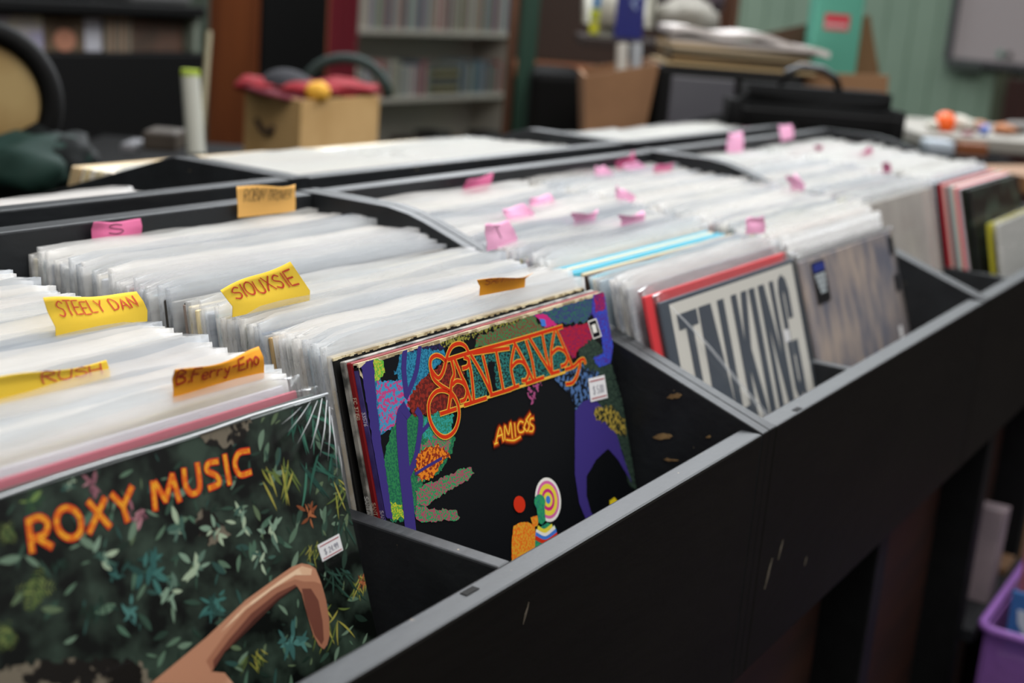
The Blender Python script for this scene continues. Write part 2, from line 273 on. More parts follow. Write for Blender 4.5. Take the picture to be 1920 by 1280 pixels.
SAN_ART=[["P","blue",1,3,8,[19.5,-1.1,43.8,-2.9,87.2,3.2,89.9,12.7,68.9,18.5,50.9,34.0,32.9,42.7,6.7,47.5,9.5,25.2,13.3,12.2]],["P","green",1,3,8,[22.6,43.5,49.2,40.0,64.9,49.9,85.4,64.4,76.4,75.5,62.9,83.5,40.8,85.7,38.4,102.6,5.7,101.1,1.7,93.8,4.2,68.3,11.4,56.3]],["P","pinkblue",2,3,8,[14.9,12.5,39.8,19.1,46.0,33.0,36.1,40.3,9.3,46.6]],["P","black",3,3,8,[20.8,2.9,42.7,0.8,40.9,6.7,32.0,11.3,37.9,17.1,18.6,14.8]],["P","lime",4,2,8,[15.8,-2.3,24.8,3.7,24.9,9.9,11.3,14.9]],["P","rust",2,3,8,[54.1,23.5,83.7,14.8,106.8,22.5,104.7,38.8,95.4,50.2,68.8,45.9,43.4,41.9,41.2,31.9]],["P","teal",2,3,8,[52.3,47.1,74.4,45.5,86.5,51.5,81.9,62.0,63.8,62.6,48.8,59.0]],["P","navy",2,3,8,[53.1,-4.0,105.9,-3.0,103.0,6.8,86.0,7.1,65.8,1.8,52.4,2.6]],["P","olive",3,3,8,[83.1,-1.6,106.2,-3.9,192.5,-3.2,194.1,2.4,177.3,3.2,145.6,3.2,121.0,5.0,96.9,8.2,86.9,4.0]],["P","green2",2,3,8,[125.1,10.7,129.9,4.8,177.3,3.2,192.3,-2.4,205.6,-2.1,208.8,9.3,227.0,17.8,182.6,17.4,141.3,17.1]],["P","violet",2,3,8,[202.5,-3.0,293.4,-2.5,292.0,13.2,278.5,18.8,242.4,14.8,219.8,7.4,204.2,2.2]],["P","magenta",4,1,8,[206.1,1.6,222.6,4.2,235.2,14.5,217.8,13.5,211.3,6.9]],["P","blue2",5,1,8,[211.8,5.2,219.5,8.3,219.8,12.9,213.4,10.9]],["P","teal2",2,3,8,[111.5,16.7,160.6,15.3,241.2,18.3,243.4,44.9,230.7,50.0,175.5,49.9,131.7,47.8,108.2,46.2]],["P","black",3,3,8,[135.9,24.6,145.1,24.7,141.4,46.4,128.8,47.2]],["P","red",4,3,8,[235.8,18.3,282.2,19.4,283.4,33.1,265.2,35.7,251.5,42.7,238.2,38.3,238.3,27.1]],["P","darkgreen",2,3,8,[258.0,34.4,282.1,30.9,304.0,48.5,315.6,98.5,313.8,164.4,302.1,155.3,301.5,127.2,286.4,99.9,269.3,80.6,262.7,54.3]],["P","vines",3,4,8,[216.7,49.1,261.6,46.4,263.9,62.2,242.0,82.3,236.4,66.1,223.9,59.8]],["P","vines",3,4,8,[252.7,50.5,283.9,60.3,268.6,82.4,249.0,83.9]],["P","vinesp",3,4,8,[178.6,50.5,200.3,51.3,184.2,64.2,180.6,65.2]],["P","goldspeck",6,4,8,[267.4,86.0,293.9,89.8,313.0,105.9,311.1,117.5,294.5,111.6,282.0,100.9,268.6,93.9]],["P","bluev",5,1,8,[296.9,-1.2,314.1,1.3,312.9,22.4,314.4,44.4,305.3,56.6,285.2,56.7,279.5,47.9,296.4,47.1,298.3,29.8,288.3,12.6]],["P","redv",6,2,8,[297.2,-1.9,312.6,-0.5,311.6,14.3,295.8,13.8]],["P","purple",5,0.3,8,[239.6,81.8,253.2,77.1,270.2,77.9,285.2,91.8,295.1,109.8,300.2,130.8,307.9,156.8,291.4,132.6,279.2,120.7,258.3,124.3,240.1,133.1,235.4,147.0,238.2,161.1,245.4,168.0,229.4,164.7,223.4,149.4,224.2,127.0]],["P","sun",8,0.3,8,[267.8,159.8,276.1,159.2,281.2,164.5,273.3,167.2,266.9,165.0]],["P","purple",6,1,8,[2.8,-5.3,15.8,-4.9,12.8,13.7,9.2,38.9,7.6,69.2,6.1,99.7,-1.9,95.1,-0.5,59.5,1.6,23.5]],["P","cream",7,1.5,8,[-2.5,-5.7,6.5,-5.8,7.1,0.4,0.4,2.9,2.2,9.2,-2.8,6.0,-4.5,-0.3]],["L","purple",5,11,1,[21.3,109.6,23.8,90.6,26.3,69.3,31.7,42.4,37.0,37.3]],["L","purple",5,5,1,[27.7,77.5,39.5,67.9,51.1,46.8,49.2,40.0]],["L","purple",5,5,1,[41.3,27.2,43.2,11.9,48.9,-2.8]],["L","purple",5,4,1,[40.8,28.7,55.1,15.8,63.5,0.6]],["L","purple",5,3,1,[48.9,54.3,62.3,49.3]],["P","greenp",3,3,8,[39.7,63.2,62.1,59.0,81.0,65.1,73.8,74.8,49.5,83.2,35.9,84.5]],["P","greenp",4,2,8,[33.4,88.5,48.4,87.0,67.1,87.8,84.2,87.0,95.5,89.4,97.9,93.9,89.9,96.3,75.6,96.7,58.4,98.5,41.7,100.4,32.0,97.7]],["P","greenp",4,2,8,[31.0,96.6,43.5,103.3,60.9,108.2,72.0,113.0,73.4,117.5,67.4,118.8,53.7,113.8,36.1,110.3,28.2,106.1]],["P","green",3,3,8,[3.0,84.9,19.3,80.0,14.9,103.8,3.8,99.0]],["P","yellowgreen",4,3,8,[4.9,87.0,17.8,93.7,18.0,101.6,6.1,99.7]],["P","orange",6,4,8,[39.5,67.9,52.8,63.2,67.7,67.6,74.6,76.7,64.3,79.0,54.4,84.5,43.7,84.9,36.5,78.3]],["L","purple",7,2,1,[35.8,78.1,48.8,76.6,65.4,75.2]],["P","white",6.0,0,8,[199.1,139.1,198.2,142.6,196.5,145.8,194.0,148.4,191.0,150.3,187.5,151.5,183.7,151.9,179.9,151.4,176.2,150.1,172.8,148.1,169.9,145.5,167.6,142.3,166.0,138.9,165.2,135.3,165.3,131.6,166.1,128.2,167.8,125.1,170.1,122.5,173.1,120.5,176.5,119.3,180.2,118.8,184.0,119.2,187.8,120.4,191.2,122.3,194.3,125.0,196.7,128.1,198.3,131.6,199.2,135.4]],["P","pink",6.5,0,8,[196.7,138.5,195.9,141.6,194.4,144.3,192.3,146.5,189.7,148.2,186.7,149.2,183.5,149.5,180.2,149.1,177.0,148.0,174.1,146.3,171.6,144.0,169.6,141.4,168.2,138.4,167.5,135.3,167.6,132.1,168.3,129.2,169.7,126.5,171.8,124.3,174.3,122.6,177.3,121.5,180.5,121.1,183.7,121.5,187.0,122.5,189.9,124.2,192.5,126.4,194.6,129.1,196.0,132.1,196.7,135.3]],["P","yellow",7.0,0,8,[194.3,138.0,193.6,140.5,192.4,142.8,190.6,144.7,188.4,146.1,185.9,146.9,183.2,147.2,180.5,146.9,177.8,146.0,175.3,144.5,173.2,142.6,171.6,140.4,170.4,137.9,169.9,135.3,169.9,132.7,170.5,130.2,171.7,127.9,173.4,126.1,175.6,124.7,178.0,123.8,180.7,123.4,183.5,123.7,186.1,124.6,188.6,126.0,190.8,127.9,192.5,130.1,193.7,132.7,194.3,135.3]],["P","magenta",7.5,0,8,[190.5,137.2,190.0,138.9,189.2,140.5,188.0,141.8,186.4,142.8,184.7,143.4,182.8,143.6,180.9,143.3,179.1,142.7,177.4,141.7,175.9,140.4,174.7,138.8,173.9,137.1,173.5,135.3,173.5,133.5,174.0,131.7,174.8,130.2,176.0,128.9,177.5,127.9,179.2,127.3,181.1,127.1,183.0,127.3,184.9,127.9,186.6,128.8,188.1,130.2,189.3,131.7,190.1,133.5,190.5,135.3]],["P","yellow",8.0,0,8,[187.7,136.6,187.4,137.8,186.9,138.8,186.0,139.7,185.0,140.4,183.8,140.8,182.5,140.9,181.2,140.8,180.0,140.3,178.8,139.7,177.8,138.8,177.0,137.7,176.5,136.5,176.2,135.3,176.2,134.0,176.5,132.9,177.1,131.8,177.9,130.9,178.9,130.3,180.1,129.8,181.4,129.7,182.7,129.8,183.9,130.2,185.1,130.9,186.1,131.8,186.9,132.9,187.5,134.1,187.8,135.3]],["P","blue2",8.5,0,8,[185.0,136.0,184.8,136.6,184.5,137.2,184.1,137.6,183.6,138.0,182.9,138.2,182.3,138.3,181.6,138.2,180.9,138.0,180.3,137.6,179.8,137.1,179.3,136.6,179.0,136.0,178.9,135.3,178.9,134.6,179.1,134.0,179.4,133.4,179.8,133.0,180.3,132.6,181.0,132.4,181.6,132.3,182.3,132.4,183.0,132.6,183.6,133.0,184.1,133.5,184.6,134.0,184.9,134.6,185.0,135.3]],["P","orangefig",8,0.4,8,[132.9,140.8,141.6,140.7,150.6,142.9,158.9,147.9,157.9,156.2,153.6,167.4,123.1,163.9,127.3,150.5]],["P","orangefig",8,0.3,8,[155.5,141.2,164.2,141.9,166.2,146.0,161.8,149.3,157.0,148.7]],["P","redhead",9,0.2,8,[151.8,129.9,151.5,131.2,150.8,132.3,149.7,133.3,148.5,134.0,147.0,134.4,145.4,134.5,143.8,134.2,142.2,133.7,140.8,133.0,139.5,131.9,138.5,130.8,137.8,129.5,137.4,128.1,137.4,126.7,137.8,125.5,138.5,124.3,139.5,123.4,140.7,122.7,142.2,122.3,143.7,122.2,145.3,122.4,146.9,122.9,148.4,123.7,149.7,124.7,150.7,125.9,151.4,127.2,151.8,128.5]],["P","greenfig",10.5,0.2,8,[177.8,135.4,177.4,136.6,176.7,137.6,175.7,138.5,174.5,139.1,173.0,139.5,171.4,139.5,169.8,139.3,168.2,138.8,166.8,138.1,165.5,137.1,164.5,136.0,163.8,134.7,163.4,133.4,163.4,132.2,163.7,131.0,164.4,130.0,165.4,129.1,166.6,128.5,168.0,128.1,169.6,128.0,171.2,128.2,172.8,128.7,174.3,129.5,175.6,130.4,176.6,131.5,177.4,132.8,177.8,134.1]],["P","greenfig",10.5,0.3,8,[165.2,136.8,175.4,138.7,174.0,148.3,168.2,150.2,164.1,147.2]],["P","greenfig",9.5,0.3,8,[158.4,154.5,164.6,151.0,176.5,150.9,185.6,157.1,185.4,164.1,153.7,164.2]],["L","yellow",10,4,1,[162.8,151.3,169.8,155.8,180.3,155.2]],["L","white",10.2,4,1,[159.9,153.2,170.5,159.0,183.4,157.4]],["L","blue2",10.4,4,1,[158.9,155.0,169.8,161.2,184.6,160.1]],["L","redhead",10.6,3,1,[157.7,156.8,169.1,163.1,185.2,162.5]],["P","white",7,0.1,8,[280.4,18.7,294.2,18.6,298.2,33.7,284.3,33.8]],["P","black",7.5,0.1,8,[281.7,19.7,293.0,19.6,296.5,32.8,285.3,33.0]],["P","white",8,0.6,8,[284.9,22.7,291.2,22.8,292.9,29.3,286.6,29.4]],["L","glow1",3,7.5,1,[128.9,80.6,137.4,71.0,138.5,80.9]],["L","glow1",3,7.5,1,[132.3,76.3,139.2,76.4]],["L","glow1",3,7.5,1,[140.7,80.7,143.7,71.2,146.4,78.1,151.4,70.6,150.3,81.8]],["L","glow1",3,7.5,1,[156.1,72.5,154.6,81.6]],["L","glow1",3,7.5,1,[167.2,74.2,163.3,72.6,159.4,75.6,160.3,79.8,166.0,80.3,166.8,77.7]],["L","glow1",3,7.5,1,[172.5,73.8,174.1,78.2,170.1,81.3,167.6,77.5,172.5,73.8]],["L","glow1",3,7.5,1,[181.3,74.2,176.9,74.0,175.9,77.0,179.4,80.2,177.0,82.9,172.9,81.9]],["L","glow1",3,7.5,1,[160.7,83.1,151.8,83.7,142.6,81.1]],["L","glow1",3,7.5,1,[171.1,73.5,178.1,70.3]],["L","glow1",3,7.5,1,[127.5,80.6,131.7,80.5]],["L","glow2",3.5,5.2,1,[128.9,80.6,137.4,71.0,138.5,80.9]],["L","glow2",3.5,5.2,1,[132.3,76.3,139.2,76.4]],["L","glow2",3.5,5.2,1,[140.7,80.7,143.7,71.2,146.4,78.1,151.4,70.6,150.3,81.8]],["L","glow2",3.5,5.2,1,[156.1,72.5,154.6,81.6]],["L","glow2",3.5,5.2,1,[167.2,74.2,163.3,72.6,159.4,75.6,160.3,79.8,166.0,80.3,166.8,77.7]],["L","glow2",3.5,5.2,1,[172.5,73.8,174.1,78.2,170.1,81.3,167.6,77.5,172.5,73.8]],["L","glow2",3.5,5.2,1,[181.3,74.2,176.9,74.0,175.9,77.0,179.4,80.2,177.0,82.9,172.9,81.9]],["L","glow2",3.5,5.2,1,[160.7,83.1,151.8,83.7,142.6,81.1]],["L","glow2",3.5,5.2,1,[171.1,73.5,178.1,70.3]],["L","glow2",3.5,5.2,1,[127.5,80.6,131.7,80.5]],["L","glow3",4,3.2,1,[128.9,80.6,137.4,71.0,138.5,80.9]],["L","glow3",4,3.2,1,[132.3,76.3,139.2,76.4]],["L","glow3",4,3.2,1,[140.7,80.7,143.7,71.2,146.4,78.1,151.4,70.6,150.3,81.8]],["L","glow3",4,3.2,1,[156.1,72.5,154.6,81.6]],["L","glow3",4,3.2,1,[167.2,74.2,163.3,72.6,159.4,75.6,160.3,79.8,166.0,80.3,166.8,77.7]],["L","glow3",4,3.2,1,[172.5,73.8,174.1,78.2,170.1,81.3,167.6,77.5,172.5,73.8]],["L","glow3",4,3.2,1,[181.3,74.2,176.9,74.0,175.9,77.0,179.4,80.2,177.0,82.9,172.9,81.9]],["L","glow3",4,3.2,1,[160.7,83.1,151.8,83.7,142.6,81.1]],["L","glow3",4,3.2,1,[171.1,73.5,178.1,70.3]],["L","glow3",4,3.2,1,[127.5,80.6,131.7,80.5]],["L","amber",5,1.05,1,[128.9,80.6,137.4,71.0,138.5,80.9]],["L","amber",5,1.05,1,[132.3,76.3,139.2,76.4]],["L","amber",5,1.05,1,[140.7,80.7,143.7,71.2,146.4,78.1,151.4,70.6,150.3,81.8]],["L","amber",5,1.05,1,[156.1,72.5,154.6,81.6]],["L","amber",5,1.05,1,[167.2,74.2,163.3,72.6,159.4,75.6,160.3,79.8,166.0,80.3,166.8,77.7]],["L","amber",5,1.05,1,[172.5,73.8,174.1,78.2,170.1,81.3,167.6,77.5,172.5,73.8]],["L","amber",5,1.05,1,[181.3,74.2,176.9,74.0,175.9,77.0,179.4,80.2,177.0,82.9,172.9,81.9]],["L","amber",5,1.05,1,[160.7,83.1,151.8,83.7,142.6,81.1]],["L","amber",5,1.05,1,[171.1,73.5,178.1,70.3]],["L","amber",5,1.05,1,[127.5,80.6,131.7,80.5]],["L","logoy",12,3.7,1,[115.6,14.0,113.4,9.2,107.2,6.0,98.8,6.2,92.7,9.9,87.8,15.7,83.0,21.3,77.3,23.9,72.9,20.1,70.7,15.3,72.8,10.3,78.7,9.0,84.2,11.0,87.9,14.2]],["L","logoy",12,3.7,1,[70.7,15.3,71.5,22.7,78.1,29.1,86.5,34.5,91.1,39.9,93.4,47.1,91.1,54.7,84.0,61.3,73.5,62.9,65.1,58.0,60.5,49.3,60.9,40.7,64.7,35.1,72.4,32.0,80.1,32.8,86.1,35.6,87.6,39.2]],["L","logoy",12,3.7,1,[91.4,14.1,115.8,14.2,166.3,15.5]],["L","logoy",12,3.7,1,[166.2,15.6,203.1,16.1,240.9,16.5]],["L","logoy",12,3.7,1,[94.8,15.5,95.2,24.5,90.5,29.4,86.8,37.5,81.5,46.7]],["L","logoy",12,3.7,1,[98.6,15.5,102.6,27.4,105.8,34.0,108.5,46.6]],["L","logoy",12,3.7,1,[72.7,47.0,90.1,47.5]],["L","logoy",12,3.7,1,[91.3,31.1,96.8,29.8,103.6,32.8,106.0,38.5,102.3,43.4,97.0,43.8]],["L","logoy",12,3.7,1,[110.0,16.1,114.5,18.4,111.9,22.5,106.0,22.8]],["L","logoy",12,3.7,1,[113.9,18.3,114.5,29.0,112.0,45.8]],["L","logoy",12,3.7,1,[117.9,16.0,126.7,30.6,134.0,46.6]],["L","logoy",12,3.7,1,[131.6,19.3,133.1,31.9,134.0,46.6]],["L","logoy",12,3.7,1,[100.5,47.0,126.8,47.8]],["L","logoy",12,3.7,1,[120.8,15.1,165.0,19.6]],["L","logoy",12,3.7,1,[148.5,17.8,148.9,32.2,149.0,47.4]],["L","logoy",12,3.7,1,[132.5,47.1,157.4,48.0]],["L","logoy",12,3.7,1,[173.3,18.3,163.8,32.4,163.9,45.8]],["L","logoy",12,3.7,1,[173.0,17.1,181.5,31.7,189.0,48.0]],["L","logoy",12,3.7,1,[164.2,33.2,172.3,30.8,180.3,33.1,184.5,41.1,180.1,45.5,175.0,45.2]],["L","logoy",12,3.7,1,[154.6,47.8,169.0,47.8]],["L","logoy",12,3.7,1,[188.7,18.6,191.9,32.1,191.8,46.6]],["L","logoy",12,3.7,1,[193.7,17.1,205.1,33.7,215.3,47.9]],["L","logoy",12,3.7,1,[211.8,17.8,212.2,33.4,215.3,47.9]],["L","logoy",12,3.7,1,[179.2,48.2,203.4,48.5]],["L","logoy",12,3.7,1,[229.0,18.2,219.6,32.3,216.3,47.3]],["L","logoy",12,3.7,1,[232.4,17.6,239.9,34.3,246.0,48.0]],["L","logoy",12,3.7,1,[220.0,33.6,229.5,31.4,238.1,34.8,241.4,40.4,237.2,44.7,230.6,45.1]],["L","logoy",12,3.7,1,[214.6,47.8,226.3,48.3]],["L","logoy",12,3.7,1,[235.9,48.6,248.4,48.5,257.6,46.0,264.4,46.0,265.8,49.2]],["L","logoy",12,3.7,1,[258.9,47.1,252.0,55.1,242.8,60.1,233.2,59.4]],["L","logor",13,2.5,1,[115.6,14.0,113.4,9.2,107.2,6.0,98.8,6.2,92.7,9.9,87.8,15.7,83.0,21.3,77.3,23.9,72.9,20.1,70.7,15.3,72.8,10.3,78.7,9.0,84.2,11.0,87.9,14.2]],["L","logor",13,2.5,1,[70.7,15.3,71.5,22.7,78.1,29.1,86.5,34.5,91.1,39.9,93.4,47.1,91.1,54.7,84.0,61.3,73.5,62.9,65.1,58.0,60.5,49.3,60.9,40.7,64.7,35.1,72.4,32.0,80.1,32.8,86.1,35.6,87.6,39.2]],["L","logor",13,2.5,1,[91.4,14.1,115.8,14.2,166.3,15.5]],["L","logor",13,2.5,1,[166.2,15.6,203.1,16.1,240.9,16.5]],["L","logor",13,2.5,1,[94.8,15.5,95.2,24.5,90.5,29.4,86.8,37.5,81.5,46.7]],["L","logor",13,2.5,1,[98.6,15.5,102.6,27.4,105.8,34.0,108.5,46.6]],["L","logor",13,2.5,1,[72.7,47.0,90.1,47.5]],["L","logor",13,2.5,1,[91.3,31.1,96.8,29.8,103.6,32.8,106.0,38.5,102.3,43.4,97.0,43.8]],["L","logor",13,2.5,1,[110.0,16.1,114.5,18.4,111.9,22.5,106.0,22.8]],["L","logor",13,2.5,1,[113.9,18.3,114.5,29.0,112.0,45.8]],["L","logor",13,2.5,1,[117.9,16.0,126.7,30.6,134.0,46.6]],["L","logor",13,2.5,1,[131.6,19.3,133.1,31.9,134.0,46.6]],["L","logor",13,2.5,1,[100.5,47.0,126.8,47.8]],["L","logor",13,2.5,1,[120.8,15.1,165.0,19.6]],["L","logor",13,2.5,1,[148.5,17.8,148.9,32.2,149.0,47.4]],["L","logor",13,2.5,1,[132.5,47.1,157.4,48.0]],["L","logor",13,2.5,1,[173.3,18.3,163.8,32.4,163.9,45.8]],["L","logor",13,2.5,1,[173.0,17.1,181.5,31.7,189.0,48.0]],["L","logor",13,2.5,1,[164.2,33.2,172.3,30.8,180.3,33.1,184.5,41.1,180.1,45.5,175.0,45.2]],["L","logor",13,2.5,1,[154.6,47.8,169.0,47.8]],["L","logor",13,2.5,1,[188.7,18.6,191.9,32.1,191.8,46.6]],["L","logor",13,2.5,1,[193.7,17.1,205.1,33.7,215.3,47.9]],["L","logor",13,2.5,1,[211.8,17.8,212.2,33.4,215.3,47.9]],["L","logor",13,2.5,1,[179.2,48.2,203.4,48.5]],["L","logor",13,2.5,1,[229.0,18.2,219.6,32.3,216.3,47.3]],["L","logor",13,2.5,1,[232.4,17.6,239.9,34.3,246.0,48.0]],["L","logor",13,2.5,1,[220.0,33.6,229.5,31.4,238.1,34.8,241.4,40.4,237.2,44.7,230.6,45.1]],["L","logor",13,2.5,1,[214.6,47.8,226.3,48.3]],["L","logor",13,2.5,1,[235.9,48.6,248.4,48.5,257.6,46.0,264.4,46.0,265.8,49.2]],["L","logor",13,2.5,1,[258.9,47.1,252.0,55.1,242.8,60.1,233.2,59.4]],["L","logoy",11.5,2.0,0,[95.3,47.1,148.8,48.2,234.5,50.4]]]
ROXY_ART=[["L","xred",9,3.7,0,[103.6,27.2,105.2,13.8]],["L","xred",9,3.7,1,[105.2,14.0,111.1,13.9,114.6,17.4,112.1,21.7,105.6,22.3]],["L","xred",9,3.7,0,[107.0,22.0,113.6,28.1]],["L","xred",9,3.7,1,[132.2,21.0,131.8,24.1,130.2,26.6,127.7,27.8,124.8,27.7,122.1,26.2,120.1,23.7,119.2,20.6,119.6,17.6,121.1,15.2,123.6,13.8,126.5,13.9,129.3,15.4,131.3,17.9,132.2,21.0]],["L","xred",9,3.7,0,[138.9,14.8,147.1,28.5]],["L","xred",9,3.7,0,[147.9,15.7,135.5,27.9]],["L","xred",9,3.7,0,[152.8,15.0,157.5,21.9]],["L","xred",9,3.7,0,[164.7,14.6,157.5,21.9,158.0,28.9]],["L","xred",9,3.7,0,[175.9,28.4,178.0,15.8]],["L","xred",9,3.7,0,[179.4,16.2,183.3,26.0]],["L","xred",9,3.7,0,[183.3,26.0,190.9,15.4]],["L","xred",9,3.7,0,[190.9,15.4,191.8,28.4]],["L","xred",9,3.7,1,[199.0,14.7,197.9,22.6,200.8,27.5,206.5,25.9,208.4,14.2]],["L","xred",9,3.7,1,[222.0,16.1,215.8,15.6,213.8,18.9,219.4,23.1,219.8,27.2,212.9,27.8]],["L","xred",9,3.7,0,[227.9,14.6,226.9,29.1]],["L","xred",9,3.7,1,[245.2,16.1,237.9,15.6,233.6,20.2,235.4,26.6,243.1,27.3]],["L","xyel",10,2.1,0,[103.6,27.2,105.2,13.8]],["L","xyel",10,2.1,1,[105.2,14.0,111.1,13.9,114.6,17.4,112.1,21.7,105.6,22.3]],["L","xyel",10,2.1,0,[107.0,22.0,113.6,28.1]],["L","xyel",10,2.1,1,[132.2,21.0,131.8,24.1,130.2,26.6,127.7,27.8,124.8,27.7,122.1,26.2,120.1,23.7,119.2,20.6,119.6,17.6,121.1,15.2,123.6,13.8,126.5,13.9,129.3,15.4,131.3,17.9,132.2,21.0]],["L","xyel",10,2.1,0,[138.9,14.8,147.1,28.5]],["L","xyel",10,2.1,0,[147.9,15.7,135.5,27.9]],["L","xyel",10,2.1,0,[152.8,15.0,157.5,21.9]],["L","xyel",10,2.1,0,[164.7,14.6,157.5,21.9,158.0,28.9]],["L","xyel",10,2.1,0,[175.9,28.4,178.0,15.8]],["L","xyel",10,2.1,0,[179.4,16.2,183.3,26.0]],["L","xyel",10,2.1,0,[183.3,26.0,190.9,15.4]],["L","xyel",10,2.1,0,[190.9,15.4,191.8,28.4]],["L","xyel",10,2.1,1,[199.0,14.7,197.9,22.6,200.8,27.5,206.5,25.9,208.4,14.2]],["L","xyel",10,2.1,1,[222.0,16.1,215.8,15.6,213.8,18.9,219.4,23.1,219.8,27.2,212.9,27.8]],["L","xyel",10,2.1,0,[227.9,14.6,226.9,29.1]],["L","xyel",10,2.1,1,[245.2,16.1,237.9,15.6,233.6,20.2,235.4,26.6,243.1,27.3]],["L","xred",11,0.45,0,[103.6,27.2,105.2,13.8]],["L","xred",11,0.45,1,[105.2,14.0,111.1,13.9,114.6,17.4,112.1,21.7,105.6,22.3]],["L","xred",11,0.45,0,[107.0,22.0,113.6,28.1]],["L","xred",11,0.45,1,[132.2,21.0,131.8,24.1,130.2,26.6,127.7,27.8,124.8,27.7,122.1,26.2,120.1,23.7,119.2,20.6,119.6,17.6,121.1,15.2,123.6,13.8,126.5,13.9,129.3,15.4,131.3,17.9,132.2,21.0]],["L","xred",11,0.45,0,[138.9,14.8,147.1,28.5]],["L","xred",11,0.45,0,[147.9,15.7,135.5,27.9]],["L","xred",11,0.45,0,[152.8,15.0,157.5,21.9]],["L","xred",11,0.45,0,[164.7,14.6,157.5,21.9,158.0,28.9]],["L","xred",11,0.45,0,[175.9,28.4,178.0,15.8]],["L","xred",11,0.45,0,[179.4,16.2,183.3,26.0]],["L","xred",11,0.45,0,[183.3,26.0,190.9,15.4]],["L","xred",11,0.45,0,[190.9,15.4,191.8,28.4]],["L","xred",11,0.45,1,[199.0,14.7,197.9,22.6,200.8,27.5,206.5,25.9,208.4,14.2]],["L","xred",11,0.45,1,[222.0,16.1,215.8,15.6,213.8,18.9,219.4,23.1,219.8,27.2,212.9,27.8]],["L","xred",11,0.45,0,[227.9,14.6,226.9,29.1]],["L","xred",11,0.45,1,[245.2,16.1,237.9,15.6,233.6,20.2,235.4,26.6,243.1,27.3]],["P","tan",7,0.1,8,[149.6,107.1,168.9,102.9,189.2,98.5,220.3,89.7,248.6,85.2,258.4,83.8,265.8,84.4,271.7,87.1,275.5,90.6,277.3,98.5,278.2,109.6,277.4,120.0,275.0,128.6,271.7,132.7,268.2,134.1,265.3,131.0,262.7,124.1,261.3,110.4,260.9,99.7,258.6,95.0,242.9,97.5,221.1,103.9,199.0,109.4,187.1,115.9,194.3,124.8]],["P","tanmid",7.4,0.1,8,[185.9,109.4,201.3,101.7,220.8,93.7,243.3,90.2,258.4,91.0,264.5,94.3,272.4,96.9,276.9,99.7,278.2,109.6,277.4,120.0,275.0,128.6,271.7,132.7,268.2,134.1,265.3,131.0,262.7,124.1,261.3,110.4,260.9,99.7,258.6,95.0,242.9,97.5,221.1,103.9,199.0,109.4,188.0,115.7]],["P","tandark",7.6,0.1,8,[190.2,111.0,203.8,104.5,222.3,97.4,243.2,93.5,257.5,93.6,258.6,95.0,242.9,97.5,221.1,103.9,199.0,109.4,189.4,115.0]],["P","tandark",7.6,0.1,8,[261.7,97.3,268.6,99.6,272.3,107.6,272.0,119.5,269.8,129.4,267.3,131.1,263.6,124.4,261.3,110.4]],["P","tandeep",7.8,0.1,8,[195.0,111.6,206.5,106.7,223.0,100.8,243.3,96.1,257.0,95.1,258.6,95.0,242.9,97.5,221.1,103.9,199.7,109.7]],["P","tanlight",7.8,0.1,8,[249.7,87.5,265.4,85.7,272.8,89.7,270.9,92.7,259.0,88.8,239.6,90.6,218.9,94.3,198.7,99.5,217.7,92.6]],["P","tan",7.9,0.1,8,[178.3,118.5,188.0,115.7,195.9,119.4,200.2,127.2]],["P","rock",2,4,8,[75.2,71.3,98.4,76.0,122.3,84.0,147.1,95.7,151.8,104.5,141.1,116.3,70.9,87.3,40.6,74.7,44.1,61.2]],["P","rock",2,4,8,[211.9,-4.3,234.0,-5.4,253.3,0.2,245.0,9.7,229.0,10.9,216.0,4.0]],["P","rock",2,4,8,[205.2,34.3,217.8,47.7,219.5,53.2,205.2,56.3,198.1,42.0]],["P","stick",12,0,8,[280.3,78.7,299.4,77.7,299.9,87.5,281.5,88.5]],["P","stickline",13,0,8,[280.3,79.8,299.3,78.8,299.4,79.5,280.5,80.5]],["P","stickline",13,0,8,[281.3,87.3,299.9,86.4,300.1,87.0,281.4,88.1]]]
ROXY_PLANTS=[[144.1,7.0,10.1,"pinkl"],[165.0,28.8,11.5,"pinkl"],[186.5,43.4,13.8,"pale"],[138.8,40.4,12.2,"pale"],[164.6,55.5,16.1,"teal"],[109.6,3.2,11.1,"green"],[101.0,43.6,18.7,"fern"],[93.8,15.7,10.8,"fern"],[229.2,49.8,13.4,"pale"],[211.8,50.9,11.3,"pale"],[262.9,40.0,22.0,"ygreen"],[297.3,16.8,21.6,"tealfr"],[297.7,46.6,27.8,"tealfr"],[281.1,60.9,11.4,"orangel"],[308.7,114.4,12.3,"ygreen"],[246.9,61.4,14.1,"pale"],[192.1,61.9,14.1,"pale"],[199.7,85.2,12.8,"teal"],[148.4,70.9,9.8,"tealb"],[246.6,120.8,18.2,"tealb"],[218.3,124.3,10.2,"ygreen"],[81.2,57.9,13.0,"fern"],[238.3,71.6,13.9,"pale"],[176.0,68.6,13.5,"pale"],[305.2,80.2,24.5,"dkgreen"],[289.4,109.3,19.9,"dkgreen"],[277.6,126.8,17.6,"ygreen"],[145.4,51.6,9.7,"teal"],[310.3,109.4,8.2,"orangel"],[116.1,39.9,7.7,"dkgreen"],[95.8,-4.8,9.4,"teal"],[169.3,-1.3,5.7,"orangel"],[130.0,66.7,12.1,"dkgreen"],[130.3,3.3,7.8,"pale"],[315.3,62.4,18.5,"ygreen"],[277.6,83.9,9.5,"ygreen"]]
SAN_STICK=[(266.3, 61.9), (291.5, 63.8), (290.8, 82.2), (264.1, 79.9)]
ROXY_STICK=[(280.3, 78.7), (299.4, 77.7), (299.9, 87.5), (281.5, 88.5)]
